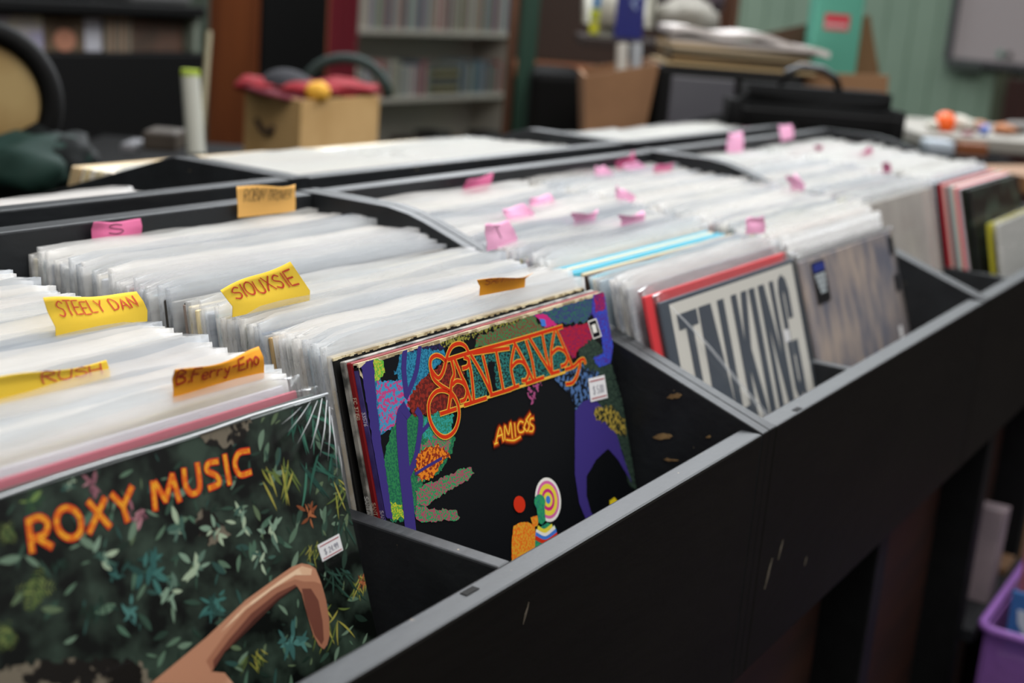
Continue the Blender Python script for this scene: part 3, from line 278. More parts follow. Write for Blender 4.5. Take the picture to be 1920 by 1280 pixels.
TABS={"steely":[0.273,[[-0.465,0.1232],[-0.3903,0.1151],[-0.3837,0.1036],[-0.454,0.1044]]],"siouxsie":[0.245,[[-0.3496,0.1164],[-0.2838,0.127],[-0.2624,0.1038],[-0.3377,0.1042]]],"ferry":[0.153,[[-0.4798,0.1065],[-0.4104,0.105],[-0.4086,0.0947],[-0.4777,0.0953]]],"rush":[0.2,[[-0.5605,0.1069],[-0.4807,0.1023],[-0.4784,0.095],[-0.5576,0.099]]],"trower":[0.45,[[-0.1196,0.1357],[-0.0453,0.1323],[-0.0436,0.1144],[-0.117,0.1159]]],"ess":[0.45,[[-0.2748,0.1203],[-0.2231,0.1172],[-0.2246,0.1068],[-0.2738,0.1088]]],"santana":[0.173,[[-0.1653,0.1108],[-0.086,0.1058],[-0.0972,0.1027],[-0.1598,0.1053]]],"a":[0.443,[[0.2142,0.1171],[0.2727,0.1201],[0.2603,0.1041],[0.2111,0.1039]]],"b":[0.33,[[0.1078,0.1125],[0.1549,0.1134],[0.172,0.1045],[0.122,0.1035]]],"c":[0.352,[[0.1939,0.1131],[0.2416,0.1128],[0.2495,0.1039],[0.1993,0.1041]]],"d":[0.268,[[-0.0157,0.1208],[0.0277,0.1197],[0.0421,0.1036],[-0.0064,0.1044]]],"e":[0.285,[[0.1597,0.1114],[0.2232,0.1086],[0.2154,0.104],[0.1732,0.104]]],"f":[0.254,[[0.1971,0.1106],[0.2632,0.1075],[0.2619,0.1029],[0.2113,0.1051]]],"g":[0.431,[[0.4699,0.1165],[0.502,0.1152],[0.5262,0.1037],[0.4801,0.1043]]],"h":[0.45,[[0.5597,0.1148],[0.6125,0.1252],[0.6185,0.1111],[0.5669,0.1076]]],"i":[0.435,[[0.5525,0.1118],[0.5949,0.1159],[0.6274,0.1043],[0.5742,0.1037]]],"j":[0.402,[[0.5741,0.1135],[0.6313,0.1152],[0.6277,0.1046],[0.5782,0.1034]]],"k":[0.325,[[0.3253,0.1203],[0.3511,0.113],[0.3779,0.1045],[0.3344,0.1035]]],"l":[0.153,[[0.2788,0.1139],[0.325,0.1137],[0.3344,0.1019],[0.2838,0.106]]],"m":[0.45,[[0.9072,0.1352],[0.9709,0.1333],[0.9744,0.1083],[0.9125,0.1086]]],"n":[0.45,[[1.1016,0.1383],[1.1715,0.1362],[1.1815,0.1214],[1.1263,0.1188]]],"o":[0.248,[[0.6189,0.1194],[0.6614,0.1204],[0.7012,0.1028],[0.6523,0.1052]]],"p":[0.407,[[1.1578,0.1091],[1.2103,0.1104],[1.2036,0.1045],[1.1774,0.1035]]],"q":[0.326,[[1.1377,0.101],[1.1918,0.1159],[1.213,0.1118],[1.1539,0.0956]]],"r":[0.242,[[0.9917,0.1123],[1.0216,0.1155],[1.0457,0.1033],[1.0042,0.1047]]],"m2":[0.6,[[1.3182,0.1085],[1.3754,0.1119],[1.3673,0.1065],[1.3293,0.1035]]]}
# ------------------------------------------------------------------ printed art: shapes in millimetres from a cover's top left corner
INK = dict(blue=('2f86a8', '1d5f80'), green=('2c7c4c', '1f5f48'), pinkblue=('3a8fb8', 'b8407c'), black=('0a0c12', None), lime=('5cb03c', 'b8b840'), rust=('5a1f1c', '8a2a20'), teal=('2f9a94', '2a7a5c'),
 navy=('2a2350', '151a30'), olive=('8c8a3c', '1a1c1c'), green2=('2f7d4a', '7a3c34'), violet=('3a3478', '2f6a54'), magenta=('c42a78', None), blue2=('3f78d0', None), teal2=('2c7a74', '151c20'), red=('b01c30', '7c2050'),
 darkgreen=('1f2c28', '36483c'), vines=('10141c', '4a6a9a'), vinesp=('10141c', 'a04a78'), goldspeck=('1c2420', 'a08c3c'), bluev=('2a50c0', '4a2c88'), redv=('a82048', '5a2470'), purple=('3a2f76', None), sun=('d8c020', None),
 orange2=('d05a28', None), cream=('cfc2a0', '9a8a6a'), greenp=('2f8e58', 'a04a60'), yellowgreen=('5a9a38', 'b8b830'), orange=('e08020', '8a3018'), white=('e4e2dc', None), pink=('d060a0', None), yellow=('e0d040', None),
 orangefig=('e07020', 'd8a030'), redhead=('c83018', None), skinfig=('d06a28', None), greenfig=('2f9a60', '2a7a6a'), skinfig2=('7a2c50', None), glow1=('2c0a06', None), glow2=('781f08', None), glow3=('c4540c', None), amber=('ecc040', None),
 logoy=('e0b040', None), logor=('c8300f', None), xred=('cf3418', None), xyel=('f0b828', 'e08018'), tan=('c8967a', 'b88468'), tanmid=('a06c54', None), tandark=('6c4034', None), tandeep=('42241e', None), tanlight=('e4c4a4', 'd8b090'), rock=('15120f', '6e6658'),
 stick=('dcdcde', None), stickline=('a84048', None))
INKSC = {'xyel': 220, 'tan': 12, 'tandark': 25, 'tanlight': 20, 'rock': 55, 'glow2': 60, 'cream': 90, 'olive': 420, 'vines': 260, 'vinesp': 260, 'goldspeck': 330, 'darkgreen': 500, 'pinkblue': 420, 'orange': 420, 'rust': 420}
def ink(k):
    a, b = INK[k]
    return mat('ink ' + k, a, .38, b, INKSC.get(k, 700), .49, .52, spec=.25, detail=5) if b else mat('ink ' + k, a, .38, spec=.25)
def roughen(P, amp, seg, rr):
    out = []; n = len(P)
    for i in range(n):
        a, b = P[i], P[(i+1) % n]; L = math.hypot(b[0]-a[0], b[1]-a[1]); k = max(1, int(L/seg))
        for j in range(k):
            t = j/k; out.append((a[0]+(b[0]-a[0])*t+rr.uniform(-amp, amp)*.6, a[1]+(b[1]-a[1])*t+rr.uniform(-amp, amp)*.6))
    return out
def print_art(name, art, L, parent, eps=.00004, clip=(0, 314, 0, 314), only=None, front=0, u0=0):
    bm = bmesh.new(); rr = random.Random(3); ms = []; idx = {}
    def f(x, y, z): return ((min(max(x+u0, clip[0]), clip[1]))/1000, front-.00015-z*eps, L-min(max(y, clip[2]), clip[3])/1000)
    for ti, t in enumerate(art):
        kind, col, layer, a3, a4, flat = t; layer += ti*.004
        if only and not only(col): continue
        if col not in idx: idx[col] = len(ms); ms.append(ink(col))
        P = [(flat[i], flat[i+1]) for i in range(0, len(flat), 2)]
        if kind == 'P':
            if a3 > .25: P = roughen(P, a3*(.75 if a3 > 1 else 1), 1.8, rr)
            tri = tessellate_polygon([[Vector((p[0], p[1], 0)) for p in P]])
            vs = [bm.verts.new(f(p[0], p[1], layer)) for p in P]
            for q in tri:
                try: bm.faces.new([vs[i] for i in q]).material_index = idx[col]
                except ValueError: pass
        else:
            if a4 and len(P) > 2: P = catmull(P, 5)
            P = ext(P, a3*.3); A, B = ribbon2(P, a3*1.0)
            va = [bm.verts.new(f(p[0], p[1], layer)) for p in A]; vb = [bm.verts.new(f(p[0], p[1], layer)) for p in B]
            for i in range(len(P)-1): bm.faces.new((va[i], va[i+1], vb[i+1], vb[i])).material_index = idx[col]
    return done(bm, name, ms, parent, recalc=False)

# ------------------------------------------------------------------ room
FLOOR = -.85
floorm = mat('dark floorboards', '2a221c', .6, '1d1713', 6, .4, .6, stretch=(1, 8, 1))
box('floor', (-3, -3, FLOOR-.05), (5.2, 3.8, FLOOR), floorm)['kind'] = 'structure'
def grooved():
    m = mat('green tongue and groove boards', 'a2bda8', .55, '96b29e', 3, .3, .7)
    nt = m.node_tree; b = nt.nodes['Principled BSDF']; tc = [n for n in nt.nodes if n.type == 'TEX_COORD'][0]
    return m
greenm = grooved()
def boards(name, a, b, axis, pitch, m):
    """a wall of real boards with shallow grooves between them"""
    bm = bmesh.new(); t = a[axis]
    while t < b[axis]:
        p = list(a); q = list(b); p[axis] = t; q[axis] = min(t+pitch-.006, b[axis]); bx(bm, p, q); t += pitch
    p = list(a); q = list(b); o = 1-axis; p[o] = a[o]+.008; bx(bm, p, q)
    x = done(bm, name, m, bevel=.003, seg=1); x['kind'] = 'structure'; return x
boards('wall_right', (5.2, .2, FLOOR), (5.26, 3.7, 2.1), 1, .115, greenm)
boards('wall_back', (-3, 3.7, FLOOR), (5.26, 3.76, 2.1), 0, .115, mat('dull green boards', '4a5548', .6))
wallfar = box('wall_right', (5.2, -3, FLOOR), (5.26, .2, 2.1), mat('red brown panelling', '44261f', .6)); wallfar['kind'] = 'structure'

# ------------------------------------------------------------------ record bins
KY, KZ, BY, BZ = .352, .121, .4747, -.214
def side_profile(grow=0):
    pts = [(0, BZ), (0, 0), (.018, .0)]
    # slope up to a softly rounded shoulder
    s = [(KY-.05, KZ*(KY-.05)/KY), (KY-.022, KZ*(KY-.022)/KY-.0005), (KY-.003, KZ-.003), (KY+.02, KZ)]
    return [(0, BZ), (0, 0)]+s+[(BY, KZ), (BY, BZ)]
def make_bin(x0, x1, flip, label, sub, group, skipright=False):
    root = empty('record_bin', (0, 0, 0)); tag(root, label, 'record bin', group)
    fy = (lambda y: 1.0017-y) if flip else (lambda y: y)
    prof = [(fy(y), z) for y, z in (side_profile() if not flip else [(0, BZ), (0, .017), (.300, .1165), (.316, KZ), (BY, KZ), (BY, BZ)])]
    for a, b in ((x0+.0002, x0+.0135), (x1-.0135, x1-.0002)):
        bm = bmesh.new(); prism(bm, prof, 0, a, b)
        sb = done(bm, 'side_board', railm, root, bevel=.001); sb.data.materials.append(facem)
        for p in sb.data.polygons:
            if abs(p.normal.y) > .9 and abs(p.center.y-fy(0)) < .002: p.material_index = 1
    def bb(name, xa, xb, ya, yb, za, zb, m=railm, bv=.0018):
        y1, y2 = sorted((fy(ya), fy(yb))); return box(name, (xa, y1, za), (xb, y2, zb), m, root, bevel=bv)
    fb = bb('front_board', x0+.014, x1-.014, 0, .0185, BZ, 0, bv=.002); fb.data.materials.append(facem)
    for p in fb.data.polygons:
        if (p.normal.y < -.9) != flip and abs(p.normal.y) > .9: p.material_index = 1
    bb('back_board', x0+.014, x1-.014, BY-.019, BY, BZ, KZ-.001)
    bb('floor_panel', x0+.014, x1-.014, .019, BY-.0195, BZ-.012, BZ-.0015, paint)
    xm, zt = sub
    y1, y2 = sorted((fy(.0187), fy(.20)))
    box('low_divider', (xm-.0065, y1, BZ), (xm+.0065, y2, zt), railm, root, bevel=.0015)
    return root
G1 = None
make_bin(-.735, 0, False, 'nearest black record bin, holding the jungle cover and the colourful red-logo cover', (-.352, -.001), G1)
make_bin(0, .69, False, 'black record bin in the front row holding the cover with tall dark block letters', (.345, -.028), G1)
make_bin(.69, 1.38, False, 'farthest black record bin of the front row, with a beige cover facing out', (1.035, -.028), G1)
make_bin(-.76, .05, True, 'black record bin at the left of the rear row, almost empty of visible records', (-.405, -.03), G1)
make_bin(.05, .745, True, 'middle black record bin of the rear row, its gable-shaped side showing', (.40, -.03), G1)
make_bin(.745, 1.44, True, 'farthest black record bin of the rear row, in front of the black case', (1.09, -.03), G1)
# scraped paint on the side board beside the colourful cover
bare = mat('bare wood', '9a7c50', .7, '7a5f3c', 80, .4, .6)
bm = bmesh.new(); rr = random.Random(5); SCR = []
for (px, py, l, h) in ((1278, 737, .0065, .003), (1256, 812, .0085, .0035), (1272, 855, .007, .0016), (1341, 812, .002, .0015), (1168, 716, .003, .002)):
    c = on((px, py), 0, -.0003)
    P = roughen([(c.y-l, c.z+h*.9), (c.y-l*.3, c.z+h), (c.y+l*.5, c.z+h*.3), (c.y+l, c.z-h*.8), (c.y+l*.3, c.z-h*.7), (c.y-l*.7, c.z+h*.1)], .0008, .002, rr)
    prism(bm, P, 0, .0003-.0144, .0011-.0144); SCR.append(bm); bm = bmesh.new()
bm.free()
binA = [o for o in COL.objects if o.name.startswith('record_bin')][0]
for s_ in SCR: tag(done(s_, 'paint_scrape', bare, binA), 'bare wood showing where black paint is scraped off')
# staple and scratches on the front face of the near bin
for (px, py, dy, l) in ((1440, 1075, .008, .012), (1463, 1030, .004, .008), (985, 1150, .003, .006), (1510, 1052, .002, .004)):
    bm = bmesh.new(); c = on((px, py), 1, 0); prism(bm, roughen([(c.x-l*.35, c.z-l), (c.x-l*.1, c.z), (c.x+l*.4, c.z+l), (c.x+l*.15, c.z-.1*l)], .0006, .003, rr), 1, -.0006, .0003)
    tag(done(bm, 'scratch', mat('dull scratch', '5c5448', .8), binA), 'pale scratch on the black front board')
for (px, py) in ((877, 1107), (1497, 768)):
    bm = bmesh.new(); c = on((px, py), 2, 0); bx(bm, (c.x-.006, max(c.y-.0035, .0025), -.0006), (c.x+.006, max(c.y-.0035, .0025)+.0045, .0005))
    done(bm, 'nail_hole', mat('hole black', '030303', .9), binA)

# bin stand under the front row
stand = empty('bin_stand', (0, 0, FLOOR)); tag(stand, 'black wooden stand with brown back panel carrying the front row of bins', 'stand')
ST = lambda n, a, b, m, **k: box(n, (a[0], a[1], a[2]-FLOOR), (b[0], b[1], b[2]-FLOOR), m, stand, **k)
brown = mat('dark brown plywood', '34180c', .6, '261109', 5, .4, .6, stretch=(1, 1, 6))
for x in (-.6, -.02, .45, .95, 1.34): ST('upright', (x, .02, FLOOR), (x+.04, .40, BZ-.0125), paint)
ST('back_panel', (-.6, .41, FLOOR), (1.375, .425, BZ-.0125), brown)
for a, b in ((-.559, -.021), (.021, .449), (.491, .949), (.991, 1.339)): ST('inner_panel', (a, .075, FLOOR), (b, .085, BZ-.014), brown)
ST('lower_shelf', (.992, .005, -.572), (1.338, .074, -.55), railm)

# ------------------------------------------------------------------ records
ZF = -.2145
LR = .314
def jacket_mesh(name, W=.314, L=LR, t=.0032, bow=0):
    bm = bmesh.new(); bx(bm, (0, 0, 0), (W, t, L)); bmesh.ops.recalc_face_normals(bm, faces=bm.faces)
    bmesh.ops.bevel(bm, geom=[e for e in bm.edges], offset=.0007, segments=1, affect='EDGES')
    me = bpy.data.meshes.new(name); bm.to_mesh(me); bm.free(); return me
JM = []
for t in (.0022, .0030, .0038, .0046):
    me = jacket_mesh('jacket', t=t); me.materials.append(jackm); JM.append((me, t))
def sleeve_geo(bm, t, seed, ext_=.009, W=.314, L=LR, M=None, attr=None, mi=0):
    rr = random.Random(seed); g = .0009; NX = 16; x0, x1 = -.003, W+.003
    skew = rr.uniform(-.003, .003); a1, a2, p1, p2 = rr.uniform(.0004, .0013), rr.uniform(.0003, .0010), rr.uniform(0, 6), rr.uniform(0, 6); top = L+ext_
    zs = [-.001, L*.55, L-.004, top-.003, top]
    flare = rr.uniform(.0, .0016)
    rings = []
    for iz, z in enumerate(zs):
        k = 0 if iz < 2 else (iz-1)/3
        ring = []
        fy0, fy1 = -g-flare*(k if iz > 2 else 0)*.6, t+g
        if iz == 4: fy1 = max(fy1-.0006, fy0+.0012)
        def wz(s): return (skew*(2*s-1)+a1*math.sin(9*s+p1)+a2*math.sin(23*s+p2))*(1 if iz >= 3 else 0)
        for i in range(NX+1):
            s = i/NX; inset = .0012*math.sin(7*s+p2)*k
            ring.append((x0+(x1-x0)*s, fy0+inset*.5, z+wz(s)))
        for i in range(NX, -1, -1):
            s = i/NX; inset = .0012*math.sin(8*s+p1)*k
            ring.append((x0+(x1-x0)*s, fy1+inset*.4, z+wz(s)-(.0015 if iz == 4 else 0)))
        # clip corners of the plastic at the very top
        if iz == 4:
            c = .003
            for j in (0, -1): x, y, zz = ring[j]; ring[j] = (x+c*.6, y, zz-c)
            for j in (NX, NX+1): x, y, zz = ring[j]; ring[j] = (x-c*.6, y, zz-c)
        rings.append([bm.verts.new(M @ Vector(q) if M else q) for q in ring])
    n = len(rings[0])
    for a, b in zip(rings, rings[1:]):
        for i in range(n):
            f = bm.faces.new((a[i], a[(i+1) % n], b[(i+1) % n], b[i])); f.material_index = mi; f.smooth = True
SM = []
for k in range(12):
    t = (.0022, .0030, .0038, .0046)[k % 4]
    bm = bmesh.new(); sleeve_geo(bm, t, k, ext_=(.006, .009, .011, .0075, .010, .0085)[k % 6])
    me = bpy.data.meshes.new('sleeve'); bm.to_mesh(me); bm.free(); me.materials.append(sleevem); SM.append((me, k % 4))
PAL = ['d8d6d0']*4+['c8c4b8']*4+['bdb49c']*3+['a09c94']*3+['b6bbc2']*4+['8a8f98', '6c6a70', 'c8a8a8', '9fb0b8', 'a89878', '2a2a2e', '44484c', '7a3038', '40603c', '305070', 'b0a040', '5c4c40', '3a4a40', '222226', '786c5c']
def pose(o, x, yb, lean, rz=0): o.location = (x, yb, ZF); o.rotation_euler = (-lean, 0, rz)
def clear_sleeve(parent, t, seed=3, m=None, ext_=.009, W=.314, L=LR):
    bm = bmesh.new(); sleeve_geo(bm, t, seed, ext_, W, L)
    return done(bm, 'plastic_sleeve', m or clearm, parent, recalc=False)
COUNT = [0]
def special(name, x, yb, lean, col, t, label, sleeve=True, L=LR, W=.314, m=None, seed=3, group=None):
    me = jacket_mesh(name, t=t, L=L, W=W); me.materials.append(m or jackm)
    o = bpy.data.objects.new(name, me); COL.objects.link(o); o.color = hexl(col); pose(o, x, yb, math.radians(lean))
    tag(o, label, 'record', group); COUNT[0] += 1
    if sleeve: clear_sleeve(o, t, seed, sleevem if sleeve == 'haze' else None, W=W, L=L)
    return o
NAMED = {9: 'bare tan-edged record between the small orange tab and the tallest yellow tab', 20: 'bare record with a teal blue spine just behind the tallest yellow tab', 23: 'bare record with a pale cream spine, behind the teal-spined one',
 25: 'bare record with a darker cream spine, in front of the brown-spined one', 26: 'bare record with a grey-brown spine, in front of the black record', 27: 'bare black record whose dark top edge crosses the stack behind the tallest yellow tab', 29: 'bare charcoal record just behind the black one in the second stack'}
FARS = []          # records too far and too many to be counted one by one
def stack(x, yb0, yb1, l0, l1, n, label, group, seed, single=None, pal=PAL, drift=0, bare_p=.06, xj=.0025, nosl={}):
    rr = random.Random(seed)
    for i in range(n):
        k = i/(n-1); yb = yb0+(yb1-yb0)*k+rr.uniform(-.0008, .0008); wob = .38*math.sin(i*.9+seed)+.25*math.sin(i*2.3+seed*2); ln = math.radians(l0+(l1-l0)*k+wob+rr.uniform(-.15, .15))
        kk = rr.randrange(len(SM)); c = rr.choice(pal); xx = x+drift*k+rr.uniform(-xj, xj); bare_ = rr.random() < bare_p or i in nosl; c = nosl.get(i, c)
        if single is not None and i >= single:
            FARS.append((xx, yb, ln, kk, c, bare_, False)); continue
        o = bpy.data.objects.new('record', JM[SM[kk][1]][0]); COL.objects.link(o); o.color = hexl(c); pose(o, xx, yb, ln)
        lab, grp = label, group
        if isinstance(label, list):
            lab = [t_ for e_, t_ in label if k <= e_][0]; grp = group + ', ' + str([t_ for e_, t_ in label].index(lab)+1)
        if i in nosl: lab, grp = NAMED[i], None
        tag(o, lab, 'record', grp); COUNT[0] += 1
        if not bare_:
            s = bpy.data.objects.new('plastic_sleeve', SM[kk][0]); COL.objects.link(s); s.parent = o

# --- stack 1 (jungle cover in front)
roxy = special('record', -.700, .024, 19, '10140f', .0035, 'record with a dark jungle foliage cover, red and yellow lettering, shrink-wrapped', sleeve=False)
special('record', -.704, .0305, 18.7, '1c2a22', .003, 'record with a dark green cover in a clear sleeve, directly behind the jungle cover', seed=4)
special('record', -.7085, .0425, 18.2, 'b04a5c', .003, 'record with a rose pink cover showing above the jungle cover', seed=5)
special('record', -.710, .0555, 17.4, 'cfd2dc', .003, 'white sleeved record in front of the orange handwritten tab of the nearest stack', sleeve='haze', seed=6)
special('record', -.710, .0625, 16.8, '2e2c40', .003, 'dark navy record behind the orange handwritten tab of the nearest stack', sleeve='haze', seed=7)
stack(-.710, .068, .43, 16.2, 4, 58, [(.14, 'sleeved record in the nearest stack between its orange and crumpled yellow tabs'), (.36, 'sleeved record in the nearest stack between its crumpled and wide yellow tabs'), (.7, 'sleeved record in the nearest left stack, just behind the wide yellow tab'), (1, 'sleeved record at the back of the nearest left stack, by the back board')], 'sleeved records behind the jungle cover', 11, drift=.018, bare_p=.0)
# --- stack 2 (colourful cover)
san = special('record', -.333, .055, 16.8, '05070b', .0042, 'record with a colourful psychedelic cover, big red logo and worn purple spine', sleeve=False)
zeb = special('record', -.3345, .0600, 16.6, '7c1418', .0042, 'record with a dark red spine, directly behind the colourful cover', sleeve=False)
abr = special('record', -.336, .0648, 16.4, '8c8880', .0045, 'record with a mottled grey spine and worn corner, second behind the colourful cover', sleeve=False, m=mat('mottled grey print', '96928a', .5, '3a3a34', 55, .42, .6))
blk = special('record', -.338, .0738, 16.1, '121110', .003, 'black-topped record with a frayed cream edge, third behind the colourful cover', sleeve=False)
stack(-.336, .0795, .43, 15.9, 3.6, 58, [(.1, 'sleeved record between the colourful cover and the small orange tab'), (.31, 'sleeved record between the small orange tab and the tallest yellow tab'), (.7, 'sleeved record behind the tallest yellow tab in the second stack'), (1, 'sleeved record at the back of the second stack, by the tan and pink tabs')], 'sleeved records behind the colourful cover', 12, drift=.012, bare_p=.0, nosl={23: 'd8c8a0', 25: 'cdbd96', 26: '8a7c74', 27: '1a1816', 9: 'b09468', 20: '4c8ca0', 29: '403c38'})
# --- stack 3 (block letters)
talk = special('record', .033, .024, 18.5, '35404c', .0035, 'record with a pale cover printed with tall dark slate block letters', L=.304, W=.308)
special('record', .020, .0295, 18.5, 'd8202a', .004, 'record with a bright red cover and spine, behind the block letter cover', sleeve=True, seed=9, L=.310)
stack(.016, .046, .085, 17.6, 16.4, 6, 'sleeved record between the bright red record and the bare cream records', 'sleeved records behind the bright red record', 21, bare_p=0)
stack(.016, .092, .13, 16, 14.8, 7, 'bare cream-edged cardboard record in the middle of the block letter stack', 'unsleeved cream records', 22, bare_p=1.1, pal=['d8cfb0', 'cdbf9c', 'e0d8c0', 'b8a070', '50b0c8', 'e4dcc4', '3a2c24'])
stack(.016, .136, .43, 14.5, 4, 47, [(.2, 'sleeved record behind the bare cream records, in front of the pink T tab'), (.6, 'sleeved record among the flat pink tabs in the left stack of the middle bin'), (1, 'sleeved record at the back of the left stack in the middle bin')], 'sleeved records behind the block letter cover', 13, bare_p=.03)
# --- stack 4 (mottled grey cover)
dark = special('record', .363, .026, 19, '6c6c74', .0035, 'record with a streaky grey-brown cover and small black label in cloudy plastic',
   L=.297, m=mat('streaky grey brown print', '5c5e6c', .5, 'a8988c', 12, .38, .66, stretch=(3.0, 1, 1.1), detail=7))
special('record', .357, .0325, 18.6, '16181a', .0035, 'black record in a clear sleeve, directly behind the streaky grey-brown cover', seed=4, L=.297)
special('record', .3585, .041, 18.2, 'dfe0e2', .003, 'white record leaning behind the streaky grey-brown cover', sleeve='haze', seed=4)
stack(.361, .056, .43, 17.4, 4, 56, [(.3, 'sleeved record behind the streaky grey-brown cover, near the round-curled pink tab'), (.65, 'sleeved record in the middle bin, to the right of the triangular pink tab'), (1, 'sleeved record behind the pink tab cluster at the back of the middle bin')], 'sleeved records behind the streaky grey-brown cover', 14, bare_p=.03)
# --- stack 5 (beige cover)
special('record', .702, .084, 16, 'b0aaa2', .0035, 'record with a plain beige-grey cover facing out in the farthest front bin', sleeve=True, m=mat('faded beige print', 'b4aea6', .55, '9c9690', 14, .35, .65, stretch=(2, 1, 1)))
n5 = 40
stack(.703, .091, .43, 15.6, 4, 54, 'white plastic-sleeved record in the stack behind the beige-grey cover', 'sleeved records behind the beige-grey cover', 15, single=n5)
# --- stack 6 (coloured spines)
s6 = [(.020, '9c9c98', 'record with a pale grey cover, nearest of the stack with coloured spines', 'haze', 14, .024), (.029, 'a8a030', 'record with a yellow spine, second in the stack with coloured spines', False, 14.5, .018), (.037, '14181a', 'record with a black and dark green cover behind the pale grey one', False, 16.5, 0, mat('dark green print', '0c0f0e', .4, '34463c', 26, .5, .6)),
      (.047, '20241c', 'record with a black spine behind the dark green cover', False, 16.2, -.002), (.0535, 'd8c8d0', 'record with a pale pink spine in the farthest front stack', False, 16, 0), (.0590, 'd03428', 'record with a bright red spine in the farthest front stack', False, 15.8, 0),
      (.066, 'c8d8d0', 'record with a mint white spine in the farthest front stack', False, 15.6, 0), (.0725, '5a4450', 'record with a dull plum spine in the farthest front stack', False, 15.4, 0), (.079, 'd0a8a0', 'record with a salmon spine in the farthest front stack', False, 15.2, 0),
      (.0855, 'b02030', 'record with a crimson spine in the farthest front stack', False, 15, 0), (.092, '1c1e20', 'record with a charcoal spine, rearmost of the coloured spines', False, 14.8, 0)]
for yb, c, lab, sl, ln, dx, *mm in s6:
    special('record', 1.0475+dx, yb, ln, c, .0046, lab, sleeve=sl, m=mm[0] if mm else None, L=LR if dx < .01 else .262)
left = 300-COUNT[0]
stack(1.050, .100, .43, 14.5, 4, 50, 'white plastic-sleeved record in the farthest front stack, behind the coloured spines', 'sleeved records behind the coloured spines', 16, single=max(0, 300-COUNT[0]))
# --- rear row, facing away
def rear(x, yb0, yb1, l0, l1, n, seed, pal=PAL, bare_p=.1, dz=0):
    rr = random.Random(seed)
    for i in range(n):
        k = i/(n-1); FARS.append((x+rr.uniform(-.003, .003), yb0+(yb1-yb0)*k, math.radians(l0+(l1-l0)*k+rr.uniform(-.3, .3)), rr.randrange(len(SM)), rr.choice(pal), rr.random() < bare_p, True))
CREAM = ['e0d4b4', 'd8c8a0', 'c8b088', 'e8e0d0', 'b08868', '90c4d8', 'e8d8c8', 'c0b090', '403830']
rear(.071, .030, .10, 18, 17, 12, 31, CREAM, 1.1); rear(.071, .11, .43, 16.5, 4, 52, 32, PAL+CREAM, .12)
rear(.412, .020, .12, 19, 16, 15, 33, CREAM, 1.1); rear(.412, .13, .43, 15, 4, 50, 34, PAL+CREAM, .3)
rear(.768, .20, .43, 12, 4, 36, 35, PAL, .05); rear(1.11, .20, .43, 12, 4, 36, 36, PAL, .05)
rear(-.39, .34, .43, 5, 3, 16, 37, ['e8e6e0', 'd8b8b8'], .1); rear(-.735, .34, .43, 5, 3, 16, 38, ['e8e6e0'], .0)
bm = bmesh.new(); cl = bm.loops.layers.float_color.new('jcol')
for (x, yb, ln, kk, c, br, flip) in FARS:
    t = JM[SM[kk][1]][1]
    if flip: Mx = Matrix.Translation((x+.314, 1.0017-yb, ZF)) @ Matrix.Rotation(PI, 4, 'Z') @ Matrix.Rotation(-ln, 4, 'X')
    else: Mx = Matrix.Translation((x, yb, ZF)) @ Matrix.Rotation(-ln, 4, 'X')
    fs = bx(bm, (0, 0, 0), (.314, t, .314), 0, Mx); cc = hexl(c)
    for f in fs:
        for l in f.loops: l[cl] = cc
    if not br: sleeve_geo(bm, t, kk, (.006, .009, .011, .0075, .010, .0085)[kk % 6], M=Mx, mi=1)
me = bpy.data.meshes.new('far_records'); bm.to_mesh(me); bm.free(); me.materials.append(jackattr); me.materials.append(sleevefar)
fo = link('far_records', me); tag(fo, 'packed sleeved records filling the rear row of bins and the back of the far front bins', 'records', kind='stuff')
print('individual records', COUNT[0], 'far', len(FARS))

# ------------------------------------------------------------------ cover 2: colourful print, logo, sticker, spine lettering
print_art('cover_picture', SAN_ART, LR, san, only=lambda c: c not in ('logoy', 'logor', 'amber'))
tag(print_art('logo_lettering', SAN_ART, LR, san, only=lambda c: c in ('logoy', 'logor')), 'large red and yellow swash lettering across the cover')
tag(print_art('title_lettering', SAN_ART, LR, san, only=lambda c: c == 'amber'), 'small glowing amber title lettering')
def spine(parent, items, col, xoff=-.00015, t=.0042):
    bm = bmesh.new()
    for s, z0, h in items:
        pl, wd = text_strokes(s, .2)
        lay(bm, [[(p[0]*h, p[1]*h) for p in P] for P in pl], lambda x, y: Vector((xoff, t*.5+h/2-y, z0-x)), h*.17)
    return done(bm, 'spine_lettering', mat('spine ink '+col, col, .5), parent, recalc=False)
bm = bmesh.new(); bx(bm, (-.0002, .0003, .001), (.0003, .0039, LR-.004)); done(bm, 'spine_strip', mat('purple spine', '35286a', .5, '4a3c80', 60, .4, .6), san)
spine(san, [('33576', LR-.030, .0026), ('SANTANA', LR-.092, .0026), ('AMIGOS', LR-.130, .0026)], 'd8d0e0', -.0003)
spine(zeb, [('FC 37158', LR-.022, .0026), ('SANTANA', LR-.088, .0026), ('ZEBOP!', LR-.128, .0026)], 'd8b8a0')
spine(abr, [('SANTANA', LR-.085, .0028), ('ABRAXAS', LR-.128, .0028)], 'e0e0dc')
